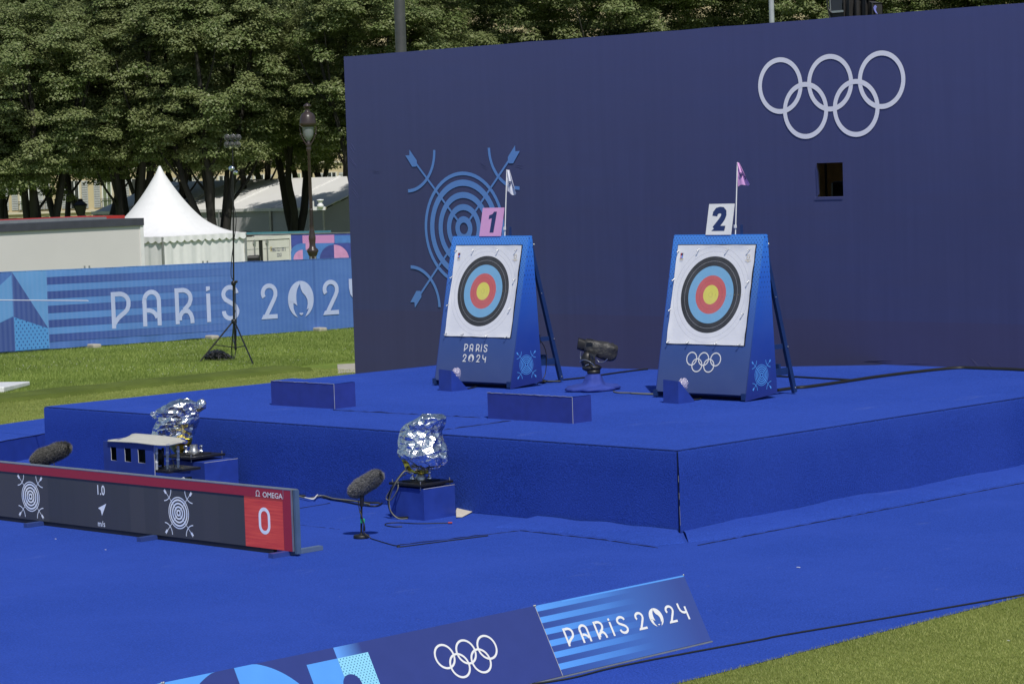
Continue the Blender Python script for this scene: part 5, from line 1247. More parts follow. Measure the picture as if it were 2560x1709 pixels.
# pagoda tent
pk = pd(399, 415, 84); fc_ = pd(398, 592, 81.3); rc_ = pd(607, 585, 84.1)
fc_ = Vector((pk.x, pk.y, 0))-(Vector((pk.x, pk.y, 0))).normalized()*2.72
half_ = (Vector((rc_.x, rc_.y, 0))-Vector((pk.x, pk.y, 0)))
a_ = half_.normalized()*2.72; f_ = -(Vector((pk.x, pk.y, 0))).normalized()*2.72
C4 = [Vector((pk.x, pk.y, 0))+v for v in (f_, a_, -f_, -a_)]
ZE = 2.06; ZP = pk.z
M_TENT = simple('white_tent_fabric', (.80, .80, .80), .55, var=.03, bump=.12, bscale=2, bdist=.05)
t = thing('pagoda_tent', (pk.x, pk.y, 0), 'white tent with a tall pointed roof and scalloped edge behind the fence', 'tent')
b = MB(); rings_ = []; nst = 18; npx = 12; O2 = Vector((pk.x, pk.y, 0))
for i in range(nst+1):
    tt = i/nst; k = tt; z = ZE+(ZP-ZE)*(1-k)**1.85 if k < 1 else ZE; rg_ = []
    for e in range(4):
        for j in range(npx):
            u = j/npx; p = C4[e].lerp(C4[(e+1) % 4], u)-O2; sag = -.04*math.sin(PI*u)*k*(1-k)*4; cq = p.normalized()*2.35; wq = min(1, (1-k)*2.2)*.85 if k < 1 else 0; rg_.append(O2+p.lerp(cq, wq)*max(.012, k)+UPZ*(z+sag))
    rings_.append(rg_)
b.loft(list(reversed(rings_)), caps=False); b.build('roof', M_TENT, t)
b = MB()
for e in range(4):
    n = 80; A = C4[e]; B_2 = C4[(e+1) % 4]; vs = []; fs = []; out_ = ((A+B_2)/2-O2).normalized()*.01
    for i in range(n+1):
        u = i/n; p = A.lerp(B_2, u); sc = .13+.075*abs(math.sin(PI*u*12)); vs += [p+UPZ*ZE+out_*.2, p+out_*(1+1.5*math.sin(u*60))+UPZ*(ZE-sc)]
    for i in range(n): fs.append((2*i, 2*i+1, 2*i+3, 2*i+2))
    b.add(vs, fs, True)
b.build('scalloped_edge', M_TENT, t)
for e in range(4):
    b = MB(); n = 60; A = C4[e].lerp(O2, .03); B_2 = C4[(e+1) % 4].lerp(O2, .03); d_ = (B_2-A).normalized(); nn = Vector((d_.y, -d_.x, 0)); vs = []; fs = []
    for i in range(n+1):
        u = i/n; p = A.lerp(B_2, u)+nn*(.05*noise.noise(Vector((u*11, e, 0)))+.004*math.sin(u*75)+.02*noise.noise(Vector((u*37, e, 3)))); vs += [p+UPZ*.02, p+UPZ*(ZE-.02)]
    for i in range(n): fs.append((2*i, 2*i+2, 2*i+3, 2*i+1))
    b.add(vs, fs, True); b.build('side_wall', M_TENT, t)
for e in range(4):
    b = MB(); p = C4[e].lerp(O2, .012); b.tube([p, p+UPZ*(ZE-.02)], .04, 8); b.build('pole', M_METAL, t)
# shipping container
XK = -67.6; k0 = px_(598, 592, XK); k1 = px_(727, 587, XK); km = px_(648, 600, XK); kn = px_(657, 600, XK)
M_CONT = simple('cream_container_paint', (.68, .67, .61), .5, var=.08, scale=1.5, bump=.15, bscale=3, bdist=.04); ZK = k1.z
t = thing('shipping_container', (XK, (k0.y+k1.y)/2, 0), 'cream shipping container with its two doors facing the fence between tent and mural', 'container')
b = MB(); b.bx(XK-6, XK-.08, k0.y-.1, k1.y, 0, ZK-.02); b.build('container_body', M_CONT, t)
b = MB(); b.bx(XK-.07, XK, k0.y-.1, k1.y, ZK-.12, ZK); b.bx(XK-.07, XK, k1.y-.06, k1.y, 0, ZK-.121); b.build('door_frame', M_CONT, t)
for (ya, yb) in ((k0.y-.05, km.y-.01), (kn.y+.01, k1.y-.075)):
    b = MB(); b.bx(XK-.06, XK-.02, ya, yb, .1, ZK-.15); dr = b.build('door', M_CONT, t)
    for fr_ in ((ya+.16 if ya > km.y else yb-.22),):
        b = MB(); b.tube([Vector((XK+.02, fr_, .1)), Vector((XK+.02, fr_, ZK-.10))], .022, 8); b.bx(XK-.02, XK+.04, fr_-.05, fr_+.05, ZK-.24, ZK-.16); b.build('locking_bar', M_METAL, dr)
    b = MB(); b.bx(XK-.019, XK-.015, (ya+yb)/2-.30, (ya+yb)/2-.12, 1.30, 1.45) if ya < km.y else b.bx(XK-.019, XK-.015, ya+.32, ya+.40, 1.30, 1.45); b.build('sticker', simple('yellow_sticker', (.55, .48, .25), .6), dr)
    b = MB(); b.bx(XK-.02, XK-.012, ya+.02, yb-.02, ZK-.86, ZK-.84); b.bx(XK-.02, XK-.012, ya+.02, yb-.02, ZK-.42, ZK-.41); b.build('door_rib', M_METAL, dr)
b = MB(); b.bx(XK-.05, XK-.03, km.y, kn.y, .05, ZK-.13); b.build('door_gap', M_BLACK, t)
b = MB(); b.bx(XK-.3, XK+.03, k1.y+.002, k1.y+.03, ZK-.2, ZK-.03); b.build('corner_casting', M_CONT, t)
a, c = on_plane(540+450*.306, 220+1335*.306, Vector((XK, 0, 0)), Vector((0, 1, 0)), UPZ)
mk = frame((XK-.018, 0, 0), (0, 1, 0), (0, 0, 1))
def ytext(nm, body, x_img, y_img, size, sx, par):
    a, c = on_plane(x_img, y_img, Vector((XK, 0, 0)), Vector((0, 1, 0)), UPZ); return text_obj(nm, body, size, frame((XK-.018, a, c), (0, 1, 0), (0, 0, 1)), M_NUM, par, sx, .006, 0)
ytext('serial_number', 'MBEU 521130 5', 540+450*.306, 220+1336*.306, .17, .60, dr); ytext('serial_number', '22G1', 540+500*.306, 220+1378*.306, .17, .62, dr)
# mural hoarding
ma = pd(727, 589, 84); mb2 = pd(905, 589, 83); mu = Vector((mb2.x-ma.x, mb2.y-ma.y, 0)).normalized(); mo_ = Vector((ma.x, ma.y, 0)); Lm = 3.6; ZM = 1.93
t = thing('mural_hoarding', mo_+mu*1.2, 'hoarding printed with blue and pink geometric shapes beside the tall lamp post', 'hoarding')
mm = frame(mo_, mu, UPZ); b = MB(); mn = mu.cross(UPZ)
b.prism([mo_-mn*.04, mo_+mu*Lm-mn*.04, mo_+mu*Lm, mo_], [v+UPZ*ZM for v in (mo_-mn*.04, mo_+mu*Lm-mn*.04, mo_+mu*Lm, mo_)]); b.build('panel', simple('hoarding_blue', (.060, .085, .36), .6), t)
def onm(a_, c_): return on_plane(540+a_*.306, 220+c_*.306, mo_, mu, UPZ)
M_HB = simple('hoarding_mid_blue', (.085, .22, .58), .6); M_HP = simple('hoarding_pink', (.68, .32, .58), .6)
q = NB('hoarding_dots'); q.set(Roughness=.6); o = q.xyz(); q.col(q.mix(dots_nodes(q, o[0], o[1], .07, .045, .012), (.66, .30, .56), (.40, .16, .50))); M_HD = q.m
F = Flat(); p0, p1 = onm(968, 1205), onm(1095, 1265); F.poly([(p0[0], p1[1]), (3.55, p1[1]), (3.55, p0[1]), (p0[0], p0[1])]); p0, p1 = onm(712, 1265), onm(968, 1385); F.poly([(p0[0], .2), (p1[0], .2), (p1[0], p0[1]), (p0[0], p0[1])])
p2, p3 = onm(612, 1345), onm(712, 1268); r_ = p3[0]-p2[0]; F.poly([(p3[0], p2[1]-.35)]+[(p3[0]+r_*math.cos(math.radians(k)), p2[1]+(p3[1]-p2[1])*math.sin(math.radians(k))) for k in range(90, 181, 10)]+[(p2[0], p2[1]-.35)]); F.build('blue_shape', M_HB, t, mm, off=.003)
F = Flat(); p0, p1 = onm(706, 1205), onm(968, 1265); F.poly([(p0[0], p1[1]), (p1[0], p1[1]), (p1[0], p0[1]), (p0[0], p0[1])]); F.build('dotted_shape', M_HD, t, mm, off=.004)
F = Flat(); p0, p1 = onm(732, 1265), onm(768, 1322); F.poly([(p0[0], p1[1]), (p1[0], p1[1]), (p1[0], p0[1]+.0), (p0[0], p0[1]+.0)])
F.build('pink_shape', M_HP, t, mm, off=.0065)
for (ca, cb, ra, a0, a1) in ((712, 1400, 78, 90, 180), (968, 1400, 120, 0, 90)):
    F = Flat(); F.lv = 2; c_ = onm(ca, cb); e_ = onm(ca+ra, cb); r_ = abs(e_[0]-c_[0]); F.poly([c_]+[(c_[0]+r_*math.cos(math.radians(k)), c_[1]+r_*math.sin(math.radians(k))*.9) for k in range(a0, a1+1, 9)]); F.build('pink_shape', M_HP, t, mm, off=.0065)

F = Flat(); c_ = onm(968, 1400); e_ = onm(1088, 1400); r_ = abs(e_[0]-c_[0]); F.poly([c_]+[(c_[0]+r_*math.cos(math.radians(k)), c_[1]+r_*math.sin(math.radians(k))*.9) for k in range(90, 181, 9)]); F.build('deep_shape', simple('hoarding_deep', (.055, .075, .30), .6), t, mm, off=.009)
b = MB(); b.bar(mo_+UPZ*(ZM+.03)-mu*2.5, mo_+mu*Lm+UPZ*(ZM+.03), .03, .03); b.build('top_rail', M_METAL, t)
b = MB(); b.bar(mo_+UPZ*(ZM+.06)-mu*3.2-mn*.5, mo_+mu*1.2+UPZ*(ZM+.06)-mn*.5, .05, .08); b.build('rear_rail', simple('teal_rail', (.08, .25, .30), .5), t)

# marquee
MX, MY_, ZEv, ZRg, WM = -76.0, 67.45, 2.53, 3.73, 3.75
M_MARQ = simple('white_marquee_roof', (.72, .72, .70), .55, var=.04, scale=.5); M_MARW = simple('grey_marquee_wall', (.50, .50, .51), .6, var=.08, scale=.7)
t = thing('marquee', (MX-6, MY_+WM, 0), 'long white marquee with a low pitched roof and grey walls under the trees', 'tent')
xa, xb = MX-15, MX
b = MB(); b.quad((xa, MY_, ZEv), (xb, MY_, ZEv), (xb, MY_+WM, ZRg), (xa, MY_+WM, ZRg)); b.quad((xa, MY_+WM, ZRg), (xb, MY_+WM, ZRg), (xb, MY_+2*WM, ZEv), (xa, MY_+2*WM, ZEv)); b.build('roof', M_MARQ, t)
b = MB(); b.quad((xa, MY_+.05, 0), (xb-.05, MY_+.05, 0), (xb-.05, MY_+.05, ZEv-.06), (xa, MY_+.05, ZEv-.06)); b.build('side_wall', M_MARW, t)
b = MB(); b.poly([(xb-.04, MY_+.05, 0), (xb-.04, MY_+2*WM-.05, 0), (xb-.04, MY_+2*WM-.05, ZEv-.03), (xb-.04, MY_+WM, ZRg-.05), (xb-.04, MY_+.05, ZEv-.05)]); b.build('gable_wall', M_MARW, t)
for xr in (xb-.02, -79.2, -82.4, -85.7, -89.0):
    b = MB(); b.bar((xr, MY_-.01, ZEv+.025), (xr, MY_+WM, ZRg+.025), .09, .05); b.build('roof_beam', M_WHITE, t)
    b = MB(); b.tube([(xr-.03, MY_, 0), (xr-.03, MY_, ZEv-.01)], .05, 8); b.build('post', M_METAL, t)
b = MB(); b.bar((xa, MY_-.02, ZEv-.02), (xb, MY_-.02, ZEv-.02), .04, .12); b.build('gutter', M_WHITE, t)
b = MB(); b.bx(-81.6, -79.5, MY_-.03, MY_+.04, .9, 1.3) ; b.build('wall_panel', simple('dark_panel', (.12, .12, .13), .5), t)
# small dark utility cart roof
cp = pd(613, 574, 88); t = thing('utility_cart', (cp.x, cp.y, 0), 'dark canopy top of a small cart parked between marquee and container', 'cart')
b = MB(); b.sphere((cp.x, cp.y, 1.90), .5, 14, (.62, .62, .24)); b.build('canopy', M_BLACK, t); b = MB(); b.box((cp.x, cp.y, .75), (1.0, .9, .9), (R_, Fw, UPZ)); b.build('cart_body', M_BLACK, t, bevel=.08)
for dx in (-.28, .28):
    b = MB(); b.tube([Vector((cp.x, cp.y, 1.1))+R_*dx, Vector((cp.x, cp.y, 1.9))+R_*dx], .03, 6); b.build('canopy_post', M_METAL, t)

# lamp post
M_IRON = simple('brown_cast_iron', (.045, .032, .030), .32, var=.2)
lb = pd(784, 692, 75); LX, LY = lb.x, lb.y; pxm = 75/FPX
t = thing('street_lamp', (LX, LY, 0), 'tall ornate brown cast iron street lamp with a glass lantern left of the backdrop', 'street lamp')
zl = lambda y: CAMZ-(y-436.2)*pxm*1.0
b = MB(); b.lathe((LX, LY, 0), [(.20, 0), (.20, .5), (.15, .6), (.11, 1.0), (.115, zl(650)), (.10, zl(640)), (.13, zl(636)), (.14, zl(632)), (.175, zl(627)), (.15, zl(622)), (.10, zl(618)), (.085, zl(610)), (.10, zl(598)), (.105, zl(592)), (.085, zl(586)), (.085, zl(582)), (.065, zl(574)), (.062, zl(566)), (.07, zl(562))], 20); b.build('base', M_IRON, t)
b = MB(); prof = []
for k in range(60):
    y = 562-k*(562-522)/60; prof.append((.054+.009*math.sin(k*2.1), zl(y)))
prof += [(.048, zl(520)), (.043, zl(380)), (.07, zl(376)), (.072, zl(370)), (.05, zl(366)), (.095, zl(362)), (.05, zl(357)), (.05, zl(350))]
b.lathe((LX, LY, 0), prof, 18); b.build('shaft', M_IRON, t)
b = MB(); b.lathe((LX, LY, 0), [(.05, zl(352)), (.10, zl(346)), (.15, zl(338)), (.168, zl(318))], 20)
q = NB('lamp_glass'); q.set(Roughness=.3); q.col((.22, .24, .25)); b.build('glass_bowl', q.m, t)
b = MB(); b.lathe((LX, LY, 0), [(.17, zl(318)), (.24, zl(314)), (.25, zl(308)), (.235, zl(303)), (.22, zl(293)), (.17, zl(285)), (.09, zl(281)), (.07, zl(278)), (.07, zl(270)), (.11, zl(268)), (.11, zl(264)), (.06, zl(261)), (0, zl(258))], 24); b.build('hood', M_IRON, t)
for sg in (-1, 1):
    b = MB(); b.tube(smooth_path([Vector((LX, LY, zl(362)))+R_*sg*.05, Vector((LX, LY, zl(352)))+R_*sg*.13, Vector((LX, LY, zl(338)))+R_*sg*.20, Vector((LX, LY, zl(318)))+R_*sg*.24]), .02, 6); b.sphere(Vector((LX, LY, zl(336)))+R_*sg*.215, .035, 8); b.build('bracket', M_IRON, t)
c_ = Vector((LX, LY, 0))+R_*.28-Fw*.1; t = thing('security_camera', (c_.x, c_.y, zl(512)), 'small white domed security camera bracketed beside the tall lamp shaft', 'security camera')
b = MB(); b.lathe((c_.x, c_.y, 0), [(0, zl(521)), (.07, zl(520)), (.10, zl(515)), (.09, zl(512)), (.06, zl(509)), (.06, zl(503)), (.10, zl(502)), (.10, zl(499)), (0, zl(498))], 16); b.build('housing', M_WHITE, t)
b = MB(); b.bar(Vector((LX, LY, zl(521)))+R_*.06, Vector((c_.x, c_.y, zl(521)))+R_*.14, .03, .10); b.bar(Vector((LX, LY, zl(502)))+R_*.07, Vector((LX, LY, zl(524)))+R_*.07, .03, .03); b.build('bracket', M_WHITE, t)
# small lanterns
for (x, y0_, y1_, D_, lab) in ((201.5, 497, 538, 98, 'small black four-sided lantern above the pale cabin'), (475, 493, 527, 98, 'small black four-sided lantern at the right slope of the pointed tent')):
    c_ = pd(x, (y0_+y1_)/2, D_); k = D_/FPX; H_ = (y1_-y0_)*k; t = thing('street_lamp', (c_.x, c_.y, 0), lab, 'street lamp', 'small lanterns among the trees')
    def sq(r, z): return [Vector((c_.x, c_.y, z))+R_*r*a+Fw*r*bb for a, bb in ((-1, -1), (1, -1), (1, 1), (-1, 1))]
    zc0 = c_.z-H_/2
    b = MB(); b.loft([sq(.11, zc0), sq(.19, zc0+H_*.58)], smooth=False); b.build('glass', simple('grey_glass', (.10, .10, .11), .2), t)
    b = MB(); b.loft([sq(.24, zc0+H_*.585), sq(.22, zc0+H_*.65), sq(.09, zc0+H_*.86), sq(.07, zc0+H_)], smooth=False); b.build('hood', M_BLACK, t)
    b = MB(); b.tube([Vector((c_.x, c_.y, 0)), Vector((c_.x, c_.y, zc0-.002))], .05, 8)
    for p, p2 in zip(sq(.115, zc0), sq(.195, zc0+H_*.58)): b.tube([p, p2], .012, 4)
    b.build('pole', M_BLACK, t)
# poles behind the wall
pA = pd(1001, 80, 62); t = thing('mast', (pA.x, pA.y, 0), 'thick dark grey mast rising behind the left part of the backdrop', 'mast', 'masts behind the backdrop')
b = MB(); b.tube([(pA.x, pA.y, 0), (pA.x, pA.y, 12)], .133, 20); b.build('shaft', simple('dark_grey_steel', (.085, .085, .09), .45, metal=.3), t)
b = MB(); b.lathe((pA.x, pA.y, 0), [(.3, 0), (.3, .04), (.15, .06)], 16); b.build('base', M_METAL, t)
pB = pd(1929, 30, 46); t = thing('mast', (pB.x, pB.y, 0), 'thin pale grey mast rising behind the backdrop left of the covered projector', 'mast', 'masts behind the backdrop')
b = MB(); b.tube([(pB.x, pB.y, 0), (pB.x, pB.y, 10)], .046, 16); b.build('shaft', simple('light_grey_steel', (.50, .52, .55), .4, metal=.4), t)
b = MB(); b.lathe((pB.x, pB.y, 0), [(.2, 0), (.2, .04), (.06, .06)], 16); b.build('base', M_METAL, t)
# covered projector above the wall
L9 = crop(1900, 0, .17028); Yp = 30.9; PY = lambda a, c, dy=0: py_(*L9(a, c), Yp+dy)
p = PY(1130, 100); t = thing('covered_projector', (p.x+.3, Yp, 5.6), 'black projector under a dark cloth on top of the backdrop', 'projector')
g0 = PY(1010, 240); g1 = PY(1240, 240); zt = g0.z-.02; ztop = PY(1100, -160).z
b = MB(); b.bx(g0.x, g1.x, Yp, Yp+.30, zt-.1, ztop); b.build('housing', M_BLACK, t, bevel=.015)
w0 = PY(1040, 0); w1 = PY(1215, 155); b = MB(); b.bx(w0.x, w1.x, Yp-.012, Yp-.002, w1.z, ztop-.05); b.build('glass', simple('dark_window', (.02, .025, .04), .1), t)
b = MB(); b.bar(PY(1040, 180, -.02), PY(1232, 165, -.02), .02, .03); b.bar(PY(1030, 0, -.02), PY(1040, 180, -.02), .012, .015); b.build('trim', M_METAL, t)
b = MB(); b.tube(smooth_path([PY(985, -60, -.03), PY(990, 80, -.03), PY(1015, 150, -.03), PY(1050, 195, -.03)]), .012, 6); b.tube(smooth_path([PY(1000, 100, -.03), PY(1010, 200, -.03), PY(1030, 265, -.03)]), .008, 6); b.build('cable', M_BLACK, t)
rr_ = []; M_CLO = simple('dark_cover_cloth', (.030, .028, .028), .85, var=.3, bump=.3, bscale=4, bdist=.03)
for i in range(30):
    tt = i/29; a = 1225+(1690-1225)*tt; ytop = -40+80*(max(0, tt-.6)/.4)**1.2+30*tt; pt0 = PY(a, ytop, -.05+.05*math.sin(tt*26)+.02*math.sin(tt*61)); rr_.append((pt0, Vector((pt0.x, pt0.y, PY(a, 250).z-.05)), Vector((pt0.x, Yp+.14, pt0.z)), Vector((pt0.x, Yp+.14, PY(a, 250).z-.05))))
b = MB(); vs = [p for r in rr_ for p in (r[1], r[0], r[2], r[3])]; fs = []
for i in range(29):
    for j in range(3): fs.append((i*4+j, i*4+j+1, (i+1)*4+j+1, (i+1)*4+j))
fs += [(3, 2, 1, 0), (29*4, 29*4+1, 29*4+2, 29*4+3)]; b.add(vs, fs); b.build('cover', M_CLO, t)
b = MB(); fl_ = [PY(1690, 75, -.06), PY(1715, 95, -.04), PY(1700, 150, -.05), PY(1730, 215, -.06), PY(1690, 180, -.1), PY(1662, 140, -.08), PY(1665, 110, -.08)]; b.add(fl_, [tuple(range(7))]); b.build('blue_cloth', simple('lilac_cloth', (.18, .20, .55), .7), t)

# ================================================================== BUILDING FAR BEHIND
DB = 200.0; bc = pd(440, 480, DB); BO = Vector((bc.x, bc.y, 0)); BU = R_; BN = -Fw
M_STONE = simple('cream_stucco', (.50, .41, .25), .8, var=.10, scale=.35); M_STONE2 = simple('pale_stone', (.56, .50, .38), .8, var=.06)
M_SHUT = simple('grey_shutter', (.42, .42, .41), .7); M_WIN = simple('window_glass', (.03, .035, .035), .15); M_CURT = simple('green_curtain', (.16, .19, .11), .8)
def bX(x): return (x-440)*DB/FPX
bld = thing('apartment_building', BO, 'cream stone apartment building with grey shutters far behind the tree trunks', 'building')
mwB = frame(BO, BU, UPZ)
def bb(u0, u1, z0, z1, n0, n1, b):
    b.box(BO+BU*((u0+u1)/2)+UPZ*((z0+z1)/2)+BN*((n0+n1)/2), (abs(u1-u0), abs(n1-n0), abs(z1-z0)), (BU, Fw, UPZ))
b = MB(); bb(-34, 92, 0, 19, -8, 0, b); b.build('wall', M_STONE, bld)
for z0, z1 in ((4.68, 4.86), (1.52, 1.70), (8.2, 8.4)):
    b = MB(); bb(-34, 92, z0, z1, .001, .16, b); b.build('cornice', M_STONE2, bld)
wx = [80, 168, 187, 268, 341, 412, 485, 560, 650, 742, 833]
wx = [-95, -12, 62, 110, 187, 268, 341, 412, 485, 560, 650, 742, 831]
for k, x in enumerate(wx):
    for (z0, z1) in ((1.85, 3.95), (5.45, 7.5)):
        u = bX(x); b = MB(); bb(u-.50, u+.50, z0-.05, z1+.08, .002, .08, b); wn_ = b.build('window', M_STONE2, bld)
        closed = k in (8, 3)
        if closed:
            for sg in (-1, 1):
                b = MB(); bb(u+sg*.25-.22, u+sg*.25+.22, z0, z1, .081, .13, b)
                b.build('shutter', M_SHUT, wn_)
        else:
            b = MB(); bb(u-.33, u+.33, z0, z1, .081, .10, b); b.build('pane', M_CURT if k % 3 == 2 else M_WIN, wn_)
            b = MB(); bb(u-.03, u+.03, z0, z1, .101, .13, b); bb(u-.36, u-.30, z0, z1, .101, .13, b); bb(u+.30, u+.36, z0, z1, .101, .13, b); b.build('frame', M_WHITE, wn_)
            for sg in (-1, 1):
                b = MB(); bb(u+sg*.78-.24, u+sg*.78+.24, z0, z1, .01, .07, b); b.build('shutter', M_SHUT, wn_)
                b = MB()
                for q_ in range(11): bb(u+sg*.78-.20, u+sg*.78+.20, z0+.1+q_*.18, z0+.17+q_*.18, .071, .085, b)
                b.build('louvre', simple('dark_louvre', (.25, .25, .25), .8) if 'ML' not in globals() else ML, wn_); ML = bpy.data.materials['dark_louvre']
        b = MB(); bb(u-.5, u+.5, z0-.02, z0+.02, .2, .24, b); bb(u-.5, u+.5, z0+.62, z0+.66, .2, .24, b)
        for q_ in range(9): bb(u-.48+q_*.12-.01, u-.48+q_*.12+.01, z0, z0+.64, .21, .23, b)
        b.build('railing', M_BLACK, wn_)
# dark clipped hedge
M_HEDGE = simple('dark_hedge', (.012, .018, .008), .9, var=.5, scale=3, bump=1, bscale=6, bdist=.1)
h0 = pd(-80, 560, 103); h1 = pd(345, 545, 103); hb = MB(); hv = []; n = 80; d_ = (Vector((h1.x, h1.y, 0))-Vector((h0.x, h0.y, 0)))
rr_ = []
for i in range(n+1):
    p = Vector((h0.x, h0.y, 0))+d_*(i/n); z = 2.5+.10*noise.noise(Vector((i*.4, 0, 0))); rr_.append([p-Fw*.4, p-Fw*.4+UPZ*z, p+Fw*.5+UPZ*z, p+Fw*.5])
hb.loft(rr_, smooth=False); tag(hb.build('hedge', M_HEDGE), 'dark hedge line running under the tree trunks above the pale cabin', 'hedge')

# ================================================================== TREES
def leaf_mat():
    q = NB('linden_leaf'); q.set(Roughness=.55); g = q.n('ShaderNodeNewGeometry'); r = g.outputs['Random Per Island']
    c = q.ramp(r, [(0, (.112, .168, .046)), (.5, (.165, .218, .066)), (.85, (.225, .265, .105)), (1, (.36, .38, .22))])
    f = q.noise(.9, 3, .6, src=q.pos()); c = q.mix(q.rng(f, .38, .62), c, (.200, .232, .088)); q.col(c)
    t = q.n('ShaderNodeBsdfTranslucent'); q.l(c, t.inputs[0]); mx = q.n('ShaderNodeMixShader'); mx.inputs[0].default_value = .30
    q.l(q.b.outputs[0], mx.inputs[1]); q.l(t.outputs[0], mx.inputs[2]); q.l(mx.outputs[0], q.out.inputs[0]); return q.m
M_LEAF = leaf_mat()
q = NB('dark_bark'); q.set(Roughness=.85); f = q.noise(4, 4, .6, src=q.pos(), stretch=(1, 1, .25)); q.col(q.mix(q.rng(f, .35, .65), (.012, .011, .009), (.034, .030, .025))); q.bump(f, .8, .05); M_BARK = q.m
def crown_mesh(seed, R0=3.3, zc=8.8, hz=4.9, ncl=270, nl=560, zlow=4.2):
    rg = np.random.default_rng(seed); V = []
    C = []
    while len(C) < ncl:
        p = rg.normal(size=3); p /= np.linalg.norm(p); r = rg.uniform(.78, 1.0) if rg.random() < .74 else rg.uniform(.25, .78)
        lump = 1+.18*noise.noise(Vector((p[0]*1.9+seed, p[1]*1.9, p[2]*1.9)))
        q_ = np.array([p[0]*R0*r*lump, p[1]*R0*r*lump, zc+math.copysign(abs(p[2])**.62, p[2])*hz*r*lump])
        if p[2] < -.35: q_[2] = max(q_[2], zlow+.8*noise.noise(Vector((q_[0]*.6, q_[1]*.6, seed))))
        C.append((q_, p))
    for c, p in C:
        # a spray of foliage: several flattened tiers of leaves hanging from a branch end
        cr = rg.uniform(.55, .95)
        for t_ in range(4):
            cc = c+np.array([rg.normal(0, .32), rg.normal(0, .32), rg.normal(0, .26)])*cr; rr = cr*rg.uniform(.4, .75); n = int(nl/4*(rr/.45)**2)
            d = rg.normal(size=(n, 3)); d /= np.linalg.norm(d, axis=1)[:, None]; rad = rg.uniform(.25, 1, n)**.55
            pos = cc+d*rad[:, None]*np.array([rr, rr, rr*.42]); pos[:, 2] -= .30*(d[:, 0]**2+d[:, 1]**2)*rad**2*rr
            nrm = d*.5+p*.35+np.array([0, 0, .9])+rg.normal(0, .30, (n, 3)); nrm /= np.linalg.norm(nrm, axis=1)[:, None]
            a = rg.normal(size=(n, 3)); a -= (a*nrm).sum(1)[:, None]*nrm; a /= np.linalg.norm(a, axis=1)[:, None]; b_ = np.cross(nrm, a)
            L = rg.uniform(.028, .062, n)[:, None]; Wd = L*rg.uniform(.65, .9, n)[:, None]; droop = np.array([0, 0, -1])*L*.25
            Q = np.stack([pos-a*L+droop, pos-b_*Wd, pos+a*L+droop, pos+b_*Wd], 1); V.append(Q)
    return np.concatenate(V)
def quad_mesh(name, V, mat):
    n = len(V); me = bpy.data.meshes.new(name); me.vertices.add(n*4); me.vertices.foreach_set('co', V.reshape(-1).astype(np.float32))
    me.loops.add(n*4); me.loops.foreach_set('vertex_index', np.arange(n*4, dtype=np.int32)); me.polygons.add(n)
    me.polygons.foreach_set('loop_start', np.arange(0, n*4, 4, dtype=np.int32)); me.polygons.foreach_set('loop_total', np.full(n, 4, dtype=np.int32)); me.update(calc_edges=True); me.materials.append(mat); return me
CROWNS = [quad_mesh('crown', crown_mesh(k), M_LEAF) for k in (11, 23, 37)]
CROWNF = [quad_mesh('crown', crown_mesh(k, 3.0, 7.5, 3.4, 230, 560, 4.15), M_LEAF) for k in (61, 75, 83)]
def trunk_mb(seed, stems):
    rnd = random.Random(seed); b = MB()
    for k in range(stems):
        an = rnd.uniform(0, 2*PI) if stems > 1 else 0; an = 2*PI*k/stems+rnd.uniform(-.5, .5); sp = rnd.uniform(.9, 2.1)
        base = Vector((math.cos(an)*.20, math.sin(an)*.20, 0)); pts = [base]; fork = rnd.uniform(.9, 1.7)
        for j in range(1, 8):
            tt = j/7; z = 8.6*tt; off = .16+sp*max(0, (z-fork)/7)**.85 if z > fork else .2
            pts.append(Vector((math.cos(an)*off+.09*rnd.uniform(-1, 1), math.sin(an)*off+.09*rnd.uniform(-1, 1), z)))
        r0 = rnd.uniform(.13, .21)
        path = smooth_path(pts, 3); b.tube(path, [r0*(1-.72*i/len(path)) for i in range(len(path))], 8)
        for m_ in range(2):
            i0 = rnd.randint(len(path)//3, len(path)-6); p = path[i0]; a2 = an+rnd.uniform(-1.2, 1.2); L = rnd.uniform(1.2, 2.4)
            b.tube(smooth_path([p, p+Vector((math.cos(a2)*L*.45, math.sin(a2)*L*.45, L*.55)), p+Vector((math.cos(a2)*L*.8, math.sin(a2)*L*.8, L*1.3))], 4), [.055-.0045*i for i in range(9)], 6)
    return b
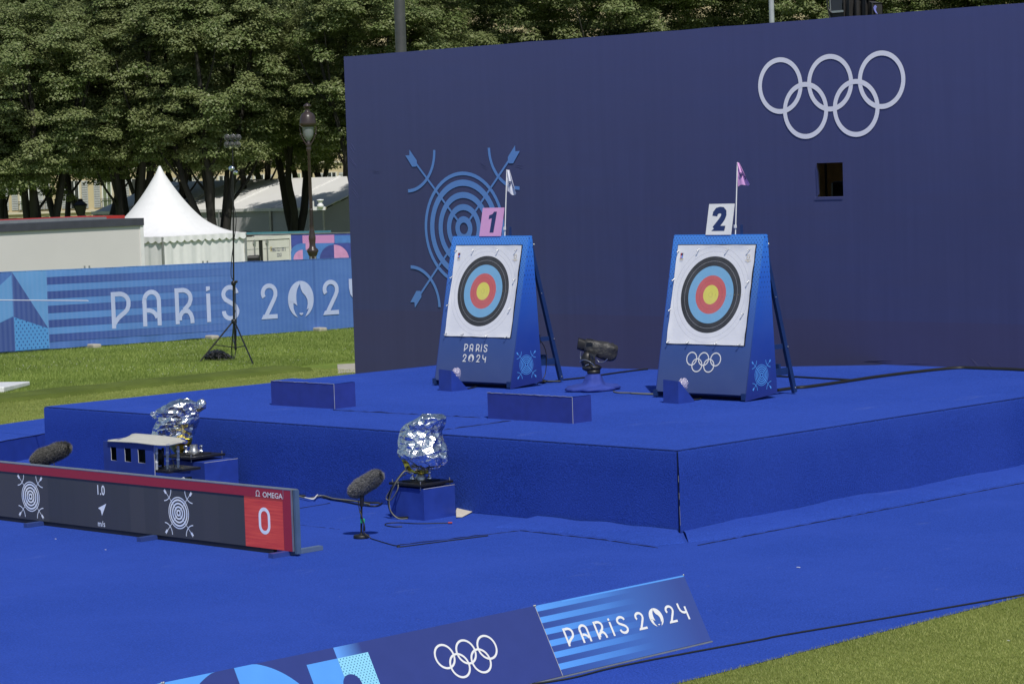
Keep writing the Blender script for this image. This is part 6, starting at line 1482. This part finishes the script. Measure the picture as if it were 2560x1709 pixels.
TREES = [  # image column, distance, scale, stems, label
 (-70, 93, 1.0, 4, 'lime tree cut by the left edge of the photo, nearest row'),
 (90, 92, 1.0, 5, 'lime tree with the low bright branches above the pale cabin at far left'),
 (318, 94, 1.02, 5, 'lime tree with leaning dark stems directly left of the pointed tent'),
 (538, 93, 1.0, 5, 'lime tree with a thick cluster of stems right of the pointed tent'),
 (735, 97, 1.0, 3, 'lime tree with a forked trunk between lamp post and marquee'),
 (935, 93, 1.0, 4, 'lime tree partly hidden by the left end of the backdrop'),
 (10, 108, 1.05, 2, 'second-row lime tree with slim stems at the left edge of the photo'),
 (158, 107, 1.05, 2, 'second-row lime tree with slim stems left of the small lantern'),
 (236, 106, 1.02, 2, 'second-row lime tree with slim stems right of the small lantern'),
 (428, 110, 1.05, 3, 'second-row lime tree whose stems rise behind the tip of the pointed tent'),
 (618, 109, 1.05, 3, 'second-row lime tree with thin crossing stems above the marquee roof, beside the light stand'),
 (845, 110, 1.05, 3, 'second-row lime tree right of the tall lamp, just left of the backdrop'),
 (375, 126, 1.1, 2, 'back-row lime tree with two stems just left of the tent peak'),
 (480, 128, 1.1, 4, 'back-row lime tree in the dark gap right of the tent peak'),
 (680, 126, 1.1, 4, 'back-row lime tree with many dark stems above the middle of the marquee'),
 (770, 129, 1.1, 4, 'back-row lime tree above the marquee directly behind the lamp hood'),
 (1080, 96, 1.0, 4, 'lime tree crown above the backdrop immediately right of the thick mast'),
 (1310, 97, 1.04, 4, 'lime tree crown above the backdrop over the raised cloth edge'),
 (1540, 96, 1.0, 4, 'lime tree crown above the backdrop over the middle of its top edge'),
 (1760, 98, 1.06, 4, 'lime tree crown above the backdrop left of the thin pale mast'),
 (1985, 96, 1.0, 4, 'lime tree crown between the thin pale mast and the covered projector'),
 (2210, 98, 1.06, 4, 'lime tree crown above the backdrop right of the covered projector'),
 (2430, 97, 1.0, 4, 'lime tree crown at the top right corner of the photo'),
 (2640, 97, 1.04, 4, 'lime tree crown cut by the right edge of the photo above the backdrop'),
 (1200, 112, 1.15, 4, 'darker lime tree crown set back between those right of the thick mast'),
 (1650, 113, 1.15, 4, 'darker lime tree crown set back above the centre of the backdrop'),
 (1420, 127, 1.3, 3, 'dark lime tree crown deep behind the backdrop between mast and centre'),
 (1880, 127, 1.3, 3, 'dark lime tree crown deep behind the backdrop at the thin pale mast'),
 (2290, 127, 1.3, 3, 'dark lime tree crown deep behind the backdrop right of the projector'),
 (2500, 112, 1.15, 4, 'darker lime tree crown set back behind the top right corner'),
 (2100, 113, 1.15, 4, 'darker lime tree crown set back behind the covered projector'),
]
for i, (x, D, sc, stems, lab) in enumerate(TREES):
    p = pd(x, 440, D); t = thing('lime_tree', (p.x, p.y, 0), lab, 'tree', 'clipped lime trees behind the field')
    o = bpy.data.objects.new('crown', (CROWNF if i < 6 else CROWNS)[i % 3]); COL.objects.link(o); o.parent = t
    o.rotation_euler.z = i*1.3; lift = {0: -.3, 1: -.55, 2: -.15, 3: .45, 4: .3, 5: .2}.get(i, .1 if 6 <= i < 12 else .1)
    o.scale = (sc, sc, sc); o.location.z = lift
    tr = trunk_mb(i*7+3, stems).build('trunk', M_BARK, t, local=True); tr.rotation_euler.z = i*.9
